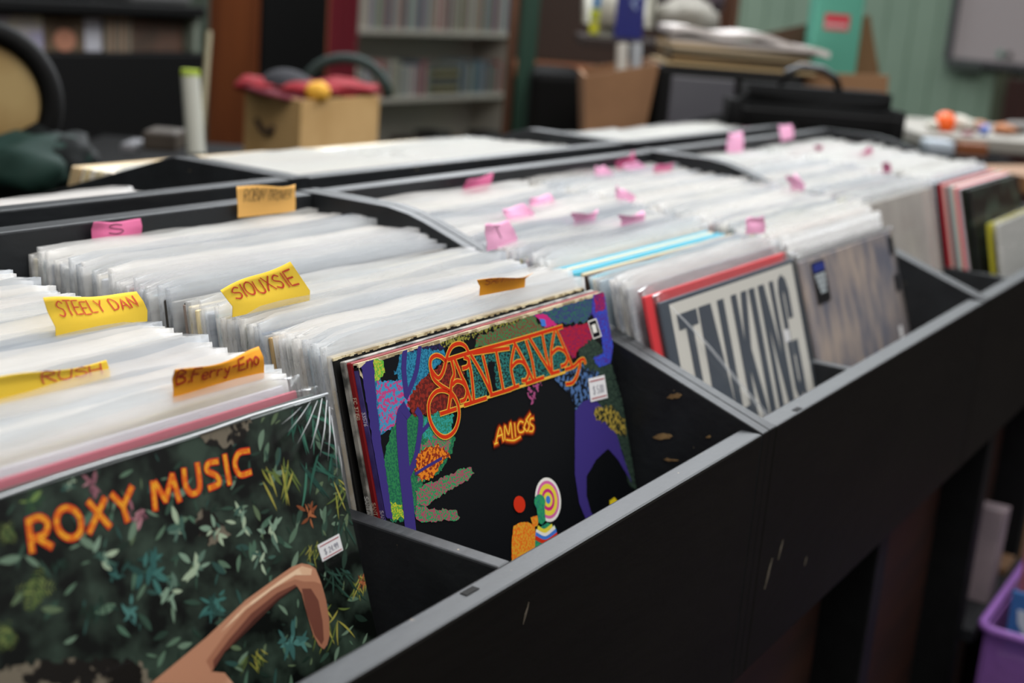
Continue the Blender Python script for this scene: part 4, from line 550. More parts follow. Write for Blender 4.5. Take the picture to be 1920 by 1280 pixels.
def sticker(parent, name, quad, L, lab, text):
    q = [Vector((p[0]/1000, -.0009, L-p[1]/1000)) for p in quad]
    bm = bmesh.new(); v = [bm.verts.new(p) for p in q]+[bm.verts.new(p+Vector((0, .0003, 0))) for p in q]
    for f in ((0, 1, 2, 3), (7, 6, 5, 4), (0, 4, 5, 1), (1, 5, 6, 2), (2, 6, 7, 3), (3, 7, 4, 0)): bm.faces.new([v[i] for i in f])
    o = done(bm, name, ink('stick'), parent); tag(o, lab)
    f = lambda x, y: q[3].lerp(q[2], x).lerp(q[0].lerp(q[1], x), y)+Vector((0, -.0002, 0))
    bm = bmesh.new(); pl, wd = text_strokes(text, .2); hh = .32; sx = .62/wd
    lay(bm, [[(.2+p[0]*sx, .3+p[1]*hh) for p in P] for P in pl], f, .035)
    done(bm, 'price', mat('grey price ink', '9a9aa4', .6), o, recalc=False)
    bm = bmesh.new(); lay(bm, [[(.08, .86), (.92, .86)], [(.08, .12), (.92, .12)]], f, .05); done(bm, 'ruled_line', ink('stickline'), o, recalc=False)
sticker(san, 'price_sticker', SAN_STICK, LR, 'white price sticker on the colourful cover', '$ 5.00')
# worn cream corners of the card sleeves
bm = bmesh.new(); rr = random.Random(2)
for i in range(60):
    x = i/60*.31; bx(bm, (x, -.0003, LR-.0009-rr.uniform(0, .0012)), (x+.0055, .0042, LR+.0003))
done(bm, 'worn_edge', ink('cream'), san)
bm = bmesh.new()
for i in range(80):
    x = i/80*.312; bx(bm, (x, -.0003, LR-.0006-rr.uniform(0, .0012)), (x+.004, .0032, LR+.0004))
done(bm, 'frayed_edge', ink('cream'), blk)

# ------------------------------------------------------------------ cover 1: foliage, lettering, film
base = mat('jungle print', '090c0a', .3, '35443a', 40, .42, .64, detail=8, spec=.25)
roxy.data.materials[0] = base
print_art('cover_picture', ROXY_ART, LR, roxy, only=lambda c: c[:1] != 'x' and c[:5] != 'stick')
tag(print_art('title_lettering', ROXY_ART, LR, roxy, only=lambda c: c[:1] == 'x'), 'red and yellow title lettering on the jungle cover')
LEAFC = dict(pinkl=['8a5a64', '6e4450', 'a87880'], pale=['7c9682', 'a0b298', '587264', '3c5a50'], teal=['2f5c58', '3c6c66', '24443f'], green=['3c5c34', '6a8448', '2a4430'], fern=['5a6a3a', '3e5430', '6c7844'], ygreen=['8a8c3c', '5c6c34', 'a09a48'],
             tealfr=['2c5a4c', '3e7460', '1e4038'], orangel=['a0603c', '7c4428'], tealb=['38605c', '4a7a74'], dkgreen=['1c3026', '28443a'])
bm = bmesh.new(); ms = []; mi = {}; rr = random.Random(4)
def leaf(cx, cy, ang, ln, wd, col, layer):
    if col not in mi: mi[col] = len(ms); ms.append(mat('leaf print '+col, col, .4, spec=.25))
    P = []
    for i in range(9):
        t = i/8; P.append((t*ln, wd*math.sin(PI*t)**.8*(1-.35*t)))
    P = P+[(p[0], -p[1]*.8) for p in P[-2:0:-1]]
    bend = rr.uniform(-.5, .5); pts = []
    for x, y in P:
        a = ang+bend*x/ln*.5; px = cx+x*math.cos(a)-y*math.sin(a); py = cy+x*math.sin(a)+y*math.cos(a)
        pts.append((min(max(px, 1), 313), max(py, 1.5)))
    vs = [bm.verts.new((p[0]/1000, -.0002-layer*.00001, LR-p[1]/1000)) for p in pts]
    for q in tessellate_polygon([[Vector((p[0], p[1], 0)) for p in pts]]):
        try: bm.faces.new([vs[i] for i in q]).material_index = mi[col]
        except ValueError: pass
for n, (cx, cy, r, kind) in enumerate(ROXY_PLANTS):
    cs = LEAFC[kind]; N = 9 if kind in ('pale', 'pinkl', 'orangel') else 13
    if kind == 'fern':
        for j in range(3):
            a = rr.uniform(.2, 1.6)+j*.6; x, y = cx-r*.5*math.cos(a), cy-r*.5*math.sin(a)
            for k in range(11):
                px, py = x+math.cos(a)*r*k/10, y+math.sin(a)*r*k/10; l = r*.32*math.sin(PI*(k+1.5)/13)
                for sg in (-1, 1): leaf(px, py, a+sg*1.15, l, l*.13, rr.choice(cs), 4+j+n*.1)
    elif kind in ('tealfr', 'ygreen', 'dkgreen'):
        for j in range(15):
            a = PI/2+rr.uniform(-1.2, 1.2); leaf(cx+rr.uniform(-.6, .6)*r, cy-r*.5+rr.uniform(-.3, .3)*r, a, r*rr.uniform(.5, 1.1), r*.045, rr.choice(cs), 3+j*.2+n*.1)
    else:
        for j in range(N):
            a = 2*PI*j/N+rr.uniform(-.3, .3); l = r*rr.uniform(.4, .75); ox, oy = rr.uniform(-.3, .3)*r, rr.uniform(-.3, .3)*r
            leaf(cx+ox, cy+oy, a, l, l*rr.uniform(.13, .26), rr.choice(cs), 3+j*.25+n*.1)
for j in range(420):
    c = rr.choice(['1c2c24', '24382e', '30483c', '4a6856', '56705c', '5a6c50', '2c4a44', '68806c']); l = rr.uniform(4, 13)
    leaf(rr.uniform(95, 312), rr.uniform(4, 210), rr.uniform(0, 6.28), l, l*rr.uniform(.1, .24), c, .5+j*.006)
done(bm, 'leaf_print', ms, roxy, recalc=False)
sticker(roxy, 'price_sticker', ROXY_STICK, LR, 'white price sticker on the jungle cover', '$ 24.99')
# shrink film with gathered creases at the upper right corner
bm = bmesh.new(); NX, NZ = 120, 90; gv = {}
for i in range(NX+1):
    for k in range(NZ+1):
        x = -.001+.316*i/NX; z = LR+.0008-.16*(k/NZ)**1.3
        dx, dz = .316-x, LR-z; r = math.hypot(dx, dz)+.002; a = math.atan2(dz, dx)
        y = -.0016-.0026*math.exp(-((r-.02)/.024)**2)*max(0, math.sin(a*22+math.sin(r*40)))**4-.0002*math.exp(-dz/.006)*math.sin(x*520+9*math.sin(x*60))
        gv[i, k] = bm.verts.new((x, y, z))
for i in range(NX):
    for k in range(NZ):
        f = bm.faces.new((gv[i, k], gv[i+1, k], gv[i+1, k+1], gv[i, k+1])); f.smooth = True
tag(done(bm, 'shrink_wrap', wrapm, roxy, recalc=False), 'clear shrink film creased at the corner')
# pale thin strips standing in for glints on the film's corner creases
for j, (x0_, z0_, x1_, z1_, w_) in enumerate(((.308, .001, .2905, .026, .0009), (.3115, .003, .2965, .032, .0007), (.3125, .007, .302, .036, .0008), (.304, .0015, .281, .021, .0005), (.298, .001, .276, .013, .0004), (.3125, .012, .307, .046, .0005), (.290, .002, .272, .008, .0003), (.313, .030, .3095, .052, .0003))):
    bm = bmesh.new(); tube(bm, [(x0_, -.0022, LR-z0_), ((x0_+x1_)/2, -.0030, LR-(z0_+z1_)/2), (x1_, -.0020, LR-z1_)], [w_*.25, w_*.55, w_*.1], 6)
    done(bm, 'crease_glint', mat('film glint and seam', 'd8dce0', .2), roxy, smooth=True)
# rolled seam of the film along the top
bm = bmesh.new(); tube(bm, [(x*.0315, -.0012+.0004*math.sin(x*2.1), LR+.001+.0006*math.sin(x*1.7)) for x in range(11)], .0006, 6); done(bm, 'film_seam', mat('film glint and seam', 'd8dce0', .2), roxy, smooth=True)

# ------------------------------------------------------------------ cover 3: block letters on a pale panel
palem = mat('pale stone print', 'd2d0c8', .4, coat=.2); slatem = mat('slate print', '39434f', .4, coat=.2)
bm = bmesh.new(); v = [bm.verts.new(((x-15)/1000, -.0002, .304-(y-6)/1000)) for x, y in ((31, 10), (312, 10), (312, 300), (31, 300))]; bm.faces.new(v); done(bm, 'cover_panel', palem, talk, recalc=False)
bm = bmesh.new()
def pg(P):
    vs = [bm.verts.new(((x-15)/1000, -.0004, .304-(y-6)/1000)) for x, y in P]
    for q in tessellate_polygon([[Vector((x, y, 0)) for x, y in P]]): bm.faces.new([vs[i] for i in q])
Tp, Bt = 20.5, 141
k_ = lambda u: 34+(u-35)*.955
def U(P): pg([(k_(x), y) for x, y in P])
U([(42, Tp), (83, Tp), (83, 34), (70, 34), (70, Bt), (56, Bt), (56, 34), (42, 34)])
U([(87, Tp), (114, Tp), (131, Bt), (116, Bt), (113, 112), (99, 112), (97, Bt), (84, Bt)]); 
U([(128, Tp), (143.5, Tp), (143.5, 122), (160, 122), (160, Bt), (128, Bt)])
U([(160, Tp), (174, Tp), (174, 66), (184, Tp), (199, Tp), (186, 74), (201, Bt), (186, Bt), (175, 92), (174, 104), (174, Bt), (160, Bt)])
U([(203.5, Tp), (218.5, Tp), (218.5, Bt), (203.5, Bt)])
U([(227, Tp), (243, Tp), (257, 92), (256, Tp), (268, Tp), (268, Bt), (253, Bt), (238, 62), (240, Bt), (227, Bt)])
g_ = [(304.5, 62), (291.5, 62), (291.5, 38), (290, 33), (288, 38), (288, 122), (290, 127), (292, 122), (292, 98), (289, 98), (289, 84), (305, 84), (305, Bt), (297, Bt), (295, 136), (288, 142), (281, 139), (276, 130), (276, 34), (280, 22), (290, 17), (300, 22), (304.5, 34)]
U(g_)
tag(done(bm, 'block_lettering', slatem, talk, recalc=False), 'tall condensed slate block letters')
bm = bmesh.new()   # lower rows of the same print, hidden by the bin board
bx(bm, (.244, -.0008, .31-.083), (.258, -.0004, .31-.071)); tag(done(bm, 'price_sticker', ink('stick'), talk), 'small white price sticker')
# diagonal fold of loose plastic across the block letter cover
bm = bmesh.new(); P0 = Vector((.012, -.004, .304-.006)); P1 = Vector((.185, -.0035, .304-.15))
tube(bm, [P0, P0.lerp(P1, .3)+Vector((0, -.001, .002)), P0.lerp(P1, .65), P1], [.0006, .0012, .0016, .0022], 8)
tag(done(bm, 'sleeve_fold', poly_mat('folded polythene', 'f0f2f4', .3, .2, .2), talk, smooth=True), 'white crease of loose plastic across the cover')

# cover 4 label
LD = .300
bm = bmesh.new(); bx(bm, (.028, -.0016, LD-.052), (.066, -.0012, LD-.008)); lb = done(bm, 'hype_sticker', mat('black label', '0c0d10', .4), dark); tag(lb, 'black and blue label with pale print')
bm = bmesh.new(); bx(bm, (.030, -.0018, LD-.019), (.064, -.0015, LD-.010)); done(bm, 'blue_band', mat('blue label', '24327a', .4), lb)
bm = bmesh.new()
for j, (a, b) in enumerate(((.032, .062), (.034, .061), (.037, .060), (.040, .057))):
    x = a; rr = random.Random(j)
    while x < b: w_ = rr.uniform(.002, .005); bx(bm, (x, -.0018, LD-.0255-j*.0055), (min(x+w_, b), -.0015, LD-.0215-j*.0055)); x += w_+.0008
done(bm, 'label_print', mat('label print', 'a8b0b4', .5), lb)
bm = bmesh.new(); bx(bm, (.270, -.0016, LD-.13), (.281, -.0012, LD-.116)); tag(done(bm, 'price_sticker', ink('stick'), dark), 'small white sticker')
bm = bmesh.new(); bx(bm, (.29, -.0016, LD-.03), (.305, -.0012, LD-.009)); done(bm, 'cover_mark', mat('black print', '15161a', .5), dark); bm = bmesh.new(); bx(bm, (.288, -.0016, LD-.075), (.303, -.0012, LD-.055)); done(bm, 'cover_mark', mat('black print', '15161a', .5), dark)

# ------------------------------------------------------------------ handwritten paper tabs
YEL, ORG, TANP, PNK, MAG = 'f5cf3c', 'eda01c', 'e8b260', 'f2aed2', 'c45c88'
TL = dict(
 steely=(YEL, 'STEELY DAN', 'd8483a', 'wide yellow paper tab with red handwriting in the nearest left stack', .12),
 siouxsie=(YEL, 'SIOUXSIE', 'c83c28', 'tallest yellow paper tab with red handwriting, standing between the two nearest stacks', .15),
 ferry=(ORG, 'B.Ferry-Eno', 'b01c14', 'orange-yellow paper tab with red handwriting just behind the rose pink record', .1),
 rush=(YEL, 'RUSH', 'd05040', 'crumpled yellow paper tab with red handwriting at the left edge of the photo', .1),
 trower=(TANP, 'ROBIN TROWER', '2a2420', 'tan paper tab with black handwriting against the back board of the nearest bin', .1),
 ess=(MAG, 'S', '30141c', 'pink paper tab marked with one black letter at the back of the nearest bin', .2),
 santana=(ORG, 'SANTANA', 'a8341c', 'small folded orange tab with dark handwriting behind the colourful cover', .1),
 a=(MAG, '', '', 'dark pink curled tab leaning against the back board behind the block letter bin', 0), b=(PNK, '', '', 'blank pale pink tab just behind the tab marked T in the middle bin', 0), c=(PNK, 'N', 'b0709a', 'pale pink tab with faint writing, left rear of the middle bin', 0),
 d=(PNK, 'T', '604050', 'pale pink square tab marked with a T at the left of the middle bin', .1), e=(PNK, '', '', 'narrow pink tab folded low in the middle of the middle bin', 0), f=(PNK, '', '', 'narrow pink tab folded low, just right of another like it in the middle bin', 0),
 g=(PNK, '', '', 'leftmost pink tab of the rear cluster in the middle bin', 0), h=(MAG, '', '', 'pink tab standing tallest in the rear cluster of the middle bin', 0), i=(PNK, '', '', 'bright pink tab lying in front of the tallest tab of the rear cluster', 0),
 j=(MAG, '', '', 'dark pink tab at the right of the rear cluster in the middle bin', 0), k=(PNK, '', '', 'triangular folded pink tab in the centre of the middle bin', 0), l=(PNK, '', '', 'round-curled pink tab just behind the streaky grey-brown cover', 0),
 m=(PNK, '', '', 'tall pink tab standing at the back left of the farthest front bin', 0), n=(PNK, '', '', 'pink tab standing at the back right of the farthest front bin', 0), o=(PNK, '', '', 'pale pink tab beside the side board at the left of the farthest front bin', 0),
 p=(MAG, '', '', 'small crimson tab near the back of the farthest front stack', 0), q=(MAG, '', '', 'long thin crimson tab lying aslant in the farthest front stack', 0), r=(MAG, '', '', 'small crimson tab at the left edge of the farthest front stack', 0), m2=(MAG, '', '', 'dark pink tab among the records of the rear row, by the farthest bin', 0))
for key, (y, C4) in TABS.items():
    col, txt, tcol, lab, _ = TL[key]
    tl, tr, br, bl = [Vector((c[0], y, c[1]+(.003 if key in ('rush', 'ferry') else 0))) for c in C4]
    down = .007  # the foot of the tab is tucked between two sleeves
    rr = random.Random(key); bow = rr.uniform(.002, .005)*(1 if rr.random() < .6 else -1); fold = rr.uniform(.3, .8)
    if key in ('steely', 'siouxsie'): bow = .004
    if key == 'ferry': bow = -.003
    if key == 'rush': bow = .001
    def f(x, yy, off=0, tl=tl, tr=tr, br=br, bl=bl, bow=bow, ph=rr.uniform(0, 2)):
        p = bl.lerp(br, x).lerp(tl.lerp(tr, x), yy)
        return p+Vector((0, -off+bow*math.sin(PI*x)*max(yy, 0)-.006*max(yy-.5, 0)*math.sin(x*3+ph), .0012*math.sin(x*6+ph)*max(yy, 0)))
    NX, NY = 14, 6; bm = bmesh.new(); g = {}
    for sgn in (0, 1):
        for i in range(NX+1):
            for j in range(NY+1):
                yy = j/NY; p = f(i/NX, yy, .00014*(1-2*sgn))
                g[sgn, i, j] = bm.verts.new(p)
        for i in range(NX+1):
            p = f(i/NX, 0, .00014*(1-2*sgn)); g[sgn, i, -1] = bm.verts.new(p+Vector((0, 0, -down)))
    rg = range(-1, NY)
    for i in range(NX):
        for j in rg:
            for sgn in (0, 1): 
                q = (g[sgn, i, j], g[sgn, i+1, j], g[sgn, i+1, j+1], g[sgn, i, j+1]); fc = bm.faces.new(q if sgn == 0 else q[::-1]); fc.smooth = True
        bm.faces.new((g[0, i, NY], g[0, i+1, NY], g[1, i+1, NY], g[1, i, NY]))
    tab = done(bm, 'paper_tab', mat('paper '+col, col, .75, bump=.2, bscale=60), recalc=False)
    tag(tab, lab, 'paper tab')
    if txt:
        pl, wd = text_strokes(txt, .2, .05, 5); x0, x1 = (.10, .92) if len(txt) > 3 else (.35, .62)
        if key == 'ferry': x0, x1 = .03, .93
        if key == 'rush': x0, x1 = .45, .93
        h0, h1 = (.30, .82) if len(txt) > 3 else (.15, .85)
        if key in ('rush', 'santana', 'ferry'): h0, h1 = (.1, .95) if key != 'ferry' else (.22, .9)
        bm = bmesh.new(); W_ = (tr-tl).length; H_ = (tl-bl).length; pw = .001 if key not in ('trower', 'santana', 'c', 'ess') else .0007 if key not in ('trower', 'c') else .0005
        for P in pl:
            Q = [((x0+(x1-x0)*p[0]/wd), (h0+(h1-h0)*p[1])) for p in P]
            if len(Q) < 6:
                Q2 = []
                for a_, b_ in zip(Q, Q[1:]): Q2 += [(a_[0]+(b_[0]-a_[0])*t/3, a_[1]+(b_[1]-a_[1])*t/3) for t in range(3)]
                Q = Q2+[Q[-1]]
            mm = [(q[0]*W_, q[1]*H_) for q in Q]; A, B = ribbon2(ext(mm, pw*.4), pw)
            va = [bm.verts.new(f(p[0]/W_, p[1]/H_, .0007)) for p in A]; vb = [bm.verts.new(f(p[0]/W_, p[1]/H_, .0007)) for p in B]
            for i in range(len(A)-1): bm.faces.new((va[i], va[i+1], vb[i+1], vb[i]))
        done(bm, 'handwriting', mat('marker '+tcol, tcol, .6), tab, recalc=False)
# ------------------------------------------------------------------ things in the room behind
HX = Vector((RT.x, RT.y, 0)).normalized(); HY = Vector((FW.x, FW.y, 0)).normalized(); YAWR = math.atan2(HX.y, HX.x)
def span(pl, pt, pr, pb, D):
    """width, height and base centre of an upright thing facing the room at distance D"""
    a, b = at((pl, (pt+pb)/2), D), at((pr, (pt+pb)/2), D); t, u = at(((pl+pr)/2, pt), D), at(((pl+pr)/2, pb), D)
    c = (t+u)/2; return (b-a).dot(HX), t.z-u.z, Vector((c.x, c.y, u.z))
def facing(name, pl, pt, pr, pb, D, depth, m, label=None, cat=None, bevel=.006, rot=0, parent=None, drop=0, group=None):
    W_, H_, c = span(pl, pt, pr, pb, D)
    bm = bmesh.new(); bx(bm, (-W_/2, 0, -drop), (W_/2, depth, H_)); o = done(bm, name, m, bevel=bevel)
    o.location = c; o.rotation_euler.z = YAWR+rot
    if label: tag(o, label, cat, group)
    return o, W_, H_
white = mat('off white laminate', 'b8b4a8', .5); blackm = mat('matt black', '060606', .7, spec=.15); woodm = mat('orange brown veneer', '8a4a26', .45, '6e381c', 5, .35, .65, stretch=(2, 2, .4))
# white shelving with discs and cassettes
SY = 3.05; xl = on((667, 40), 1, SY).x; xr = on((968, 40), 1, SY).x
sh = empty('shelf_unit', ((xl+xr)/2, SY, FLOOR)); tag(sh, 'off-white open shelf unit packed with discs, against the back wall', 'shelf unit')
def SB(n, a, b, m=white): return box(n, (a[0]-(xl+xr)/2, a[1]-SY, a[2]-FLOOR), (b[0]-(xl+xr)/2, b[1]-SY, b[2]-FLOOR), m, sh, bevel=.002)
zt = .62; z1 = on((816, 58), 1, SY).z; z2 = on((816, 180), 1, SY).z; z3 = z2-.30; D_ = .20
SB('side_panel', (xl, SY, FLOOR), (xl+.02, SY+D_, zt)); SB('side_panel', (xr-.03, SY, FLOOR), (xr, SY+D_, zt)); SB('back_panel', (xl+.02, SY+D_-.006, FLOOR+.02), (xr-.03, SY+D_, zt-.02))
for z in (zt-.02, z1-.02, z2-.02, z3-.02): SB('shelf', (xl+.0205, SY, z), (xr-.0305, SY+D_-.007, z+.02))
CDP = ['b8b8b0', '8c9ca4', 'b09c9c', '6c6c70', 'a4a890', '8c5c60', '506c78', 'c0bcae', '3a3a3e', '90887c', 'a85c58', '7c8c6c', 'a8a8b8']
cdm = [jacket_mesh('cd', W=.011, t=.13, L=.125), jacket_mesh('dvd', W=.014, t=.135, L=.165), jacket_mesh('tall', W=.012, t=.13, L=.145)]
for m_ in cdm: m_.materials.append(jackm)
def shelf_row(z, x0, x1, mi, seed, label, group, skip=()):
    rr = random.Random(seed); x = x0
    while x < x1-.016:
        if any(a < x < b for a, b in skip): x += .01; continue
        me = cdm[mi] if not isinstance(mi, tuple) else cdm[rr.choice(mi)]; wd = .011 if me is cdm[0] else .014 if me is cdm[1] else .012
        o = bpy.data.objects.new('disc_case', me); COL.objects.link(o); o.color = hexl(rr.choice(CDP)); o.location = (x, SY+.012+rr.uniform(0, .006), z+.0005)
        tag(o, label, 'disc case', group); x += wd+rr.uniform(.0008, .003)*(3 if rr.random() < .1 else 1)
shelf_row(z1, xl+.03, xr-.045, 1, 3, 'slim upright disc case on the upper shelf of the off-white unit', 'disc cases on the upper shelf')
q1 = on((815, 170), 1, SY).x; q2 = on((868, 170), 1, SY).x
shelf_row(z2, xl+.03, xr-.045, (0, 2), 4, 'slim upright disc case on the lower shelf of the off-white unit', 'disc cases on the lower shelf', skip=((q1-.012, q2),))
for j in range(8):
    o = bpy.data.objects.new('disc_case', None)
    bm = bmesh.new(); bx(bm, (0, 0, 0), (q2-q1-.012, .11, .0155)); o = done(bm, 'disc_case', mat('cassette '+str(j % 4), ['2a2a2c', '8c8458', '3c4044', '6c6c60'][j % 4], .5), loc=(q1, SY+.015, z2+.0008+j*.0168), bevel=.001)
    tag(o, 'dark case laid flat in the small pile on the lower shelf', 'disc case', 'cases laid flat on the lower shelf')
rr = random.Random(9)
for j, (px, w_, c) in enumerate(((740, 32, '302c30'), (790, 30, '3c302c'), (835, 26, '2c2c2c'), (880, 40, '8c7c50'), (930, 40, '26282a'))):
    p = on((px, 215), 1, SY+.01); bm = bmesh.new(); bx(bm, (0, 0, 0), (.11, .12, .10+.02*(j % 3))); o = done(bm, 'tape_box', mat('tape box '+c, c, .6), loc=(p.x-.05, SY+.012, z3+.0008), bevel=.003)
    tag(o, ['dark plum box', 'dark brown box', 'charcoal box', 'mustard-topped box', 'black box'][j]+' on the bottom visible shelf of the off-white unit', 'box')
# tall loudspeaker cabinet
CY = 2.25; a = on((489, 100), 1, CY).x; b = on((621, 100), 1, CY).x
dep = on((391, 100), 0, a).y-CY
sp = empty('speaker_cabinet', ((a+b)/2, CY, FLOOR)); tag(sp, 'tall orange-brown wooden cabinet with a flat black front', 'cabinet')
def CB(n, p, q, m, **k): return box(n, (p[0]-(a+b)/2, p[1]-CY, p[2]-FLOOR), (q[0]-(a+b)/2, q[1]-CY, q[2]-FLOOR), m, sp, **k)
CB('body', (a, CY+.012, FLOOR), (b, CY+dep, .75), woodm); CB('black_front', (a+.004, CY, FLOOR+.04), (b-.022, CY+.0115, .73), blackm)
# red curtain between cabinet and shelves
bm = bmesh.new(); n = 60; xa = on((606, 60), 1, 2.9).x; xb = on((663, 60), 1, 2.9).x; V = []
for k in range(2):
    V.append([[bm.verts.new((xa+(xb-xa)*i/n, 2.9+.025*math.sin(i*.9)+.01*math.sin(i*2.3)+k*.008, z)) for z in (FLOOR+.2, 1.2)] for i in range(n+1)])
for k in range(2):
    for i in range(n): bm.faces.new((V[k][i][0], V[k][i+1][0], V[k][i+1][1], V[k][i][1]))
for i in range(n): bm.faces.new((V[0][i][1], V[0][i+1][1], V[1][i+1][1], V[1][i][1]))
tag(done(bm, 'curtain', mat('dark red cloth', '64081a', .9), smooth=True), 'dark red curtain hanging between the wooden cabinet and the shelf unit', 'curtain')
# cardboard crate heaped with cloth
E0 = at((565, 200), 2.55); EL = at((459, 197), 2.72); ER = at((711, 195), 2.78)
def crate():
    u = Vector((EL.x-E0.x, EL.y-E0.y, 0)); v = Vector((ER.x-E0.x, ER.y-E0.y, 0)); o0 = Vector((E0.x, E0.y, 0))
    ztop = at((565, 188), 2.55).z; zb = ztop-.30
    root = empty('cardboard_box', (E0.x, E0.y, zb)); tag(root, 'tan open box heaped with red cloth, in front of the wooden cabinet', 'box')
    c2 = o0+u+v; t = .008
    cor = [o0, o0+v, c2, o0+u]
    m = mat('tan card', 'c09c68', .7, 'b08c58', 8, .4, .6); m2 = m
    cen = (o0+c2)/2
    for i in range(4):
        p, q = cor[i], cor[(i+1) % 4]; pi_, qi = p+(cen-p).normalized()*t*1.4, q+(cen-q).normalized()*t*1.4
        bm = bmesh.new(); vs = [bm.verts.new((w_.x-E0.x, w_.y-E0.y, z)) for z in (0, .30) for w_ in (p, q, qi, pi_)]
        for f in ((0, 1, 2, 3), (7, 6, 5, 4), (0, 4, 5, 1), (1, 5, 6, 2), (2, 6, 7, 3), (3, 7, 4, 0)): bm.faces.new([vs[k] for k in f])
        done(bm, 'side_panel', m, root)
    bm = bmesh.new(); vs = [bm.verts.new((w_.x-E0.x, w_.y-E0.y, z)) for z in (0, .006) for w_ in cor]
    for f in ((0, 1, 2, 3), (7, 6, 5, 4), (0, 4, 5, 1), (1, 5, 6, 2), (2, 6, 7, 3), (3, 7, 4, 0)): bm.faces.new([vs[k] for k in f])
    done(bm, 'base_panel', m, root)
    h = o0+u*.58; bm = bmesh.new(); d = u.normalized(); nrm = Vector((-d.y, d.x, 0)); nrm = nrm if nrm.dot(CP-h) > 0 else -nrm
    tube(bm, [h-E0+nrm*.004+d*s+Vector((0, 0, E0.z+z_)) for s, z_ in ((.035, .245-.0), (.02, .232), (0, .226), (-.025, .228), (-.03, .24))], .006, 8)
    done(bm, 'hand_hole', mat('shadow brown', '3c2c20', .9), root, smooth=True)
    return cen, ztop, zb
cen, ztop, zb = crate()
st, W_, H_ = facing('side_table', 450, 262, 715, 285, 2.75, .5, mat('dark table wood', '2a1c14', .6), 'dark low table under the tan box', 'table', drop=0)
st.location.z = zb-.035; st.scale.z = 1
def resize_z(o, h):
    zs = [v.co.z for v in o.data.vertices]; a_, b_ = min(zs), max(zs)
    for v in o.data.vertices: v.co.z = (v.co.z-a_)/(b_-a_)*h
resize_z(st, .033)
for sx in (-1, 1):
    for d_ in (.04, .46):
        bm = bmesh.new(); bx(bm, (sx*(W_/2-.04)-.02, d_-.02, FLOOR-st.location.z), (sx*(W_/2-.04)+.02, d_+.02, .001)); done(bm, 'leg', mat('dark table wood', '2a1c14'), st)
bm = bmesh.new(); cm = mat('red cloth', '800c1a', .9)
for j, (px, py, D, rx) in enumerate(((500, 178, 2.66, .065), (474, 176, 2.70, .035), (560, 180, 2.66, .07), (610, 176, 2.72, .07), (655, 178, 2.78, .06), (640, 170, 2.82, .05), (545, 160, 2.8, .05))):
    c = at((px, py), D); blob(bm, (c.x, c.y, ztop+.012), (rx, rx*.9, .016), j, .2)
tag(done(bm, 'red_cloth', cm, recalc=False), 'crumpled red cloth piled on the tan box', 'cloth')
c = at((540, 165), 2.66); bm = bmesh.new(); prof = []
for k in range(9): a_ = PI/2*k/8; prof.append((.058*math.cos(a_)+1e-6, .042*math.sin(a_)))
lathe(bm, prof, 24); cap = done(bm, 'cap', mat('black felt', '1c1c22', .9), smooth=True, loc=(c.x, c.y, ztop+.006)); tag(cap, 'black rounded cap lying on the red cloth', 'cap')
cap.rotation_euler = (0, .15, YAWR)
bm = bmesh.new(); 
vs = [bm.verts.new((math.cos(a_)*r, math.sin(a_)*r*.9-.02, z)) for r, z in ((.054, .004), (.085, -.004), (.085, -.008), (.054, .0)) for a_ in [-PI*.85+PI*.7*i/12 for i in range(13)]]
for r in range(4):
    for i in range(12): bm.faces.new((vs[r*13+i], vs[r*13+i+1], vs[((r+1) % 4)*13+i+1], vs[((r+1) % 4)*13+i]))
done(bm, 'peak', mat('maroon felt', '5c1422', .9), cap, smooth=True)
c = at((596, 172), 2.6); bm = bmesh.new(); blob(bm, (0, 0, 0), (.024, .024, .02), 3, .06); tag(done(bm, 'soft_ball', mat('yellow foam', 'd8a030', .8), recalc=False, loc=c), 'small yellow ball at the front of the red cloth', 'ball')
bm = bmesh.new(); c = at((650, 150), 2.9); tube(bm, [c+HX*(.09*math.cos(a_))+Vector((0, 0, .075*math.sin(a_)-.03)) for a_ in [PI*i/12 for i in range(13)]], .012, 8); tag(done(bm, 'bag_handle', mat('dark green webbing', '1c2c28', .8), smooth=True), 'dark green looped handle behind the tan box', 'handle')

# ---- left: black shelving with records
LY = 2.1
xa = on((-60, 200), 1, LY).x; xb = on((383, 200), 1, LY).x; zs = on((230, 101), 1, LY).z
bl = empty('shelf_unit', ((xa+xb)/2, LY, FLOOR)); tag(bl, 'black shelf unit at the far left with a row of records along its ledge', 'shelf unit')
def BB(n, p, q, m=blackm): return box(n, (p[0]-(xa+xb)/2, p[1]-LY, p[2]-FLOOR), (q[0]-(xa+xb)/2, q[1]-LY, q[2]-FLOOR), m, bl, bevel=.004)
BB('cupboard_body', (xa, LY, FLOOR), (xb, LY+.40, zs)); zu = on((230, 28), 1, LY).z
BB('upper_shelf', (xa, LY, zu), (xb, LY+.40, zu+.025)); BB('back_panel', (xa, LY+.38, zs+.001), (xb, LY+.399, zu-.001), mat('grey back board', '55554c', .7))
BB('upright', (xb-.02, LY+.02, zs+.001), (xb, LY+.37, zu-.001), mat('grey green metal', '6c7468', .6))
rr = random.Random(12)
cov = [(-30, 82, 'c8c0a0', 'cream cover leaning on the ledge of the black shelf unit, far left', '8c88a0'), (84, 158, '5c4c38', 'record cover with a blurred portrait on the ledge of the black shelf unit', None), (160, 192, 'b0b0b8', 'pale grey record cover beside the portrait cover', 'a0a0a8'), (246, 345, '42362c', 'dark brown record cover on the ledge of the black shelf unit', '5c4438')]
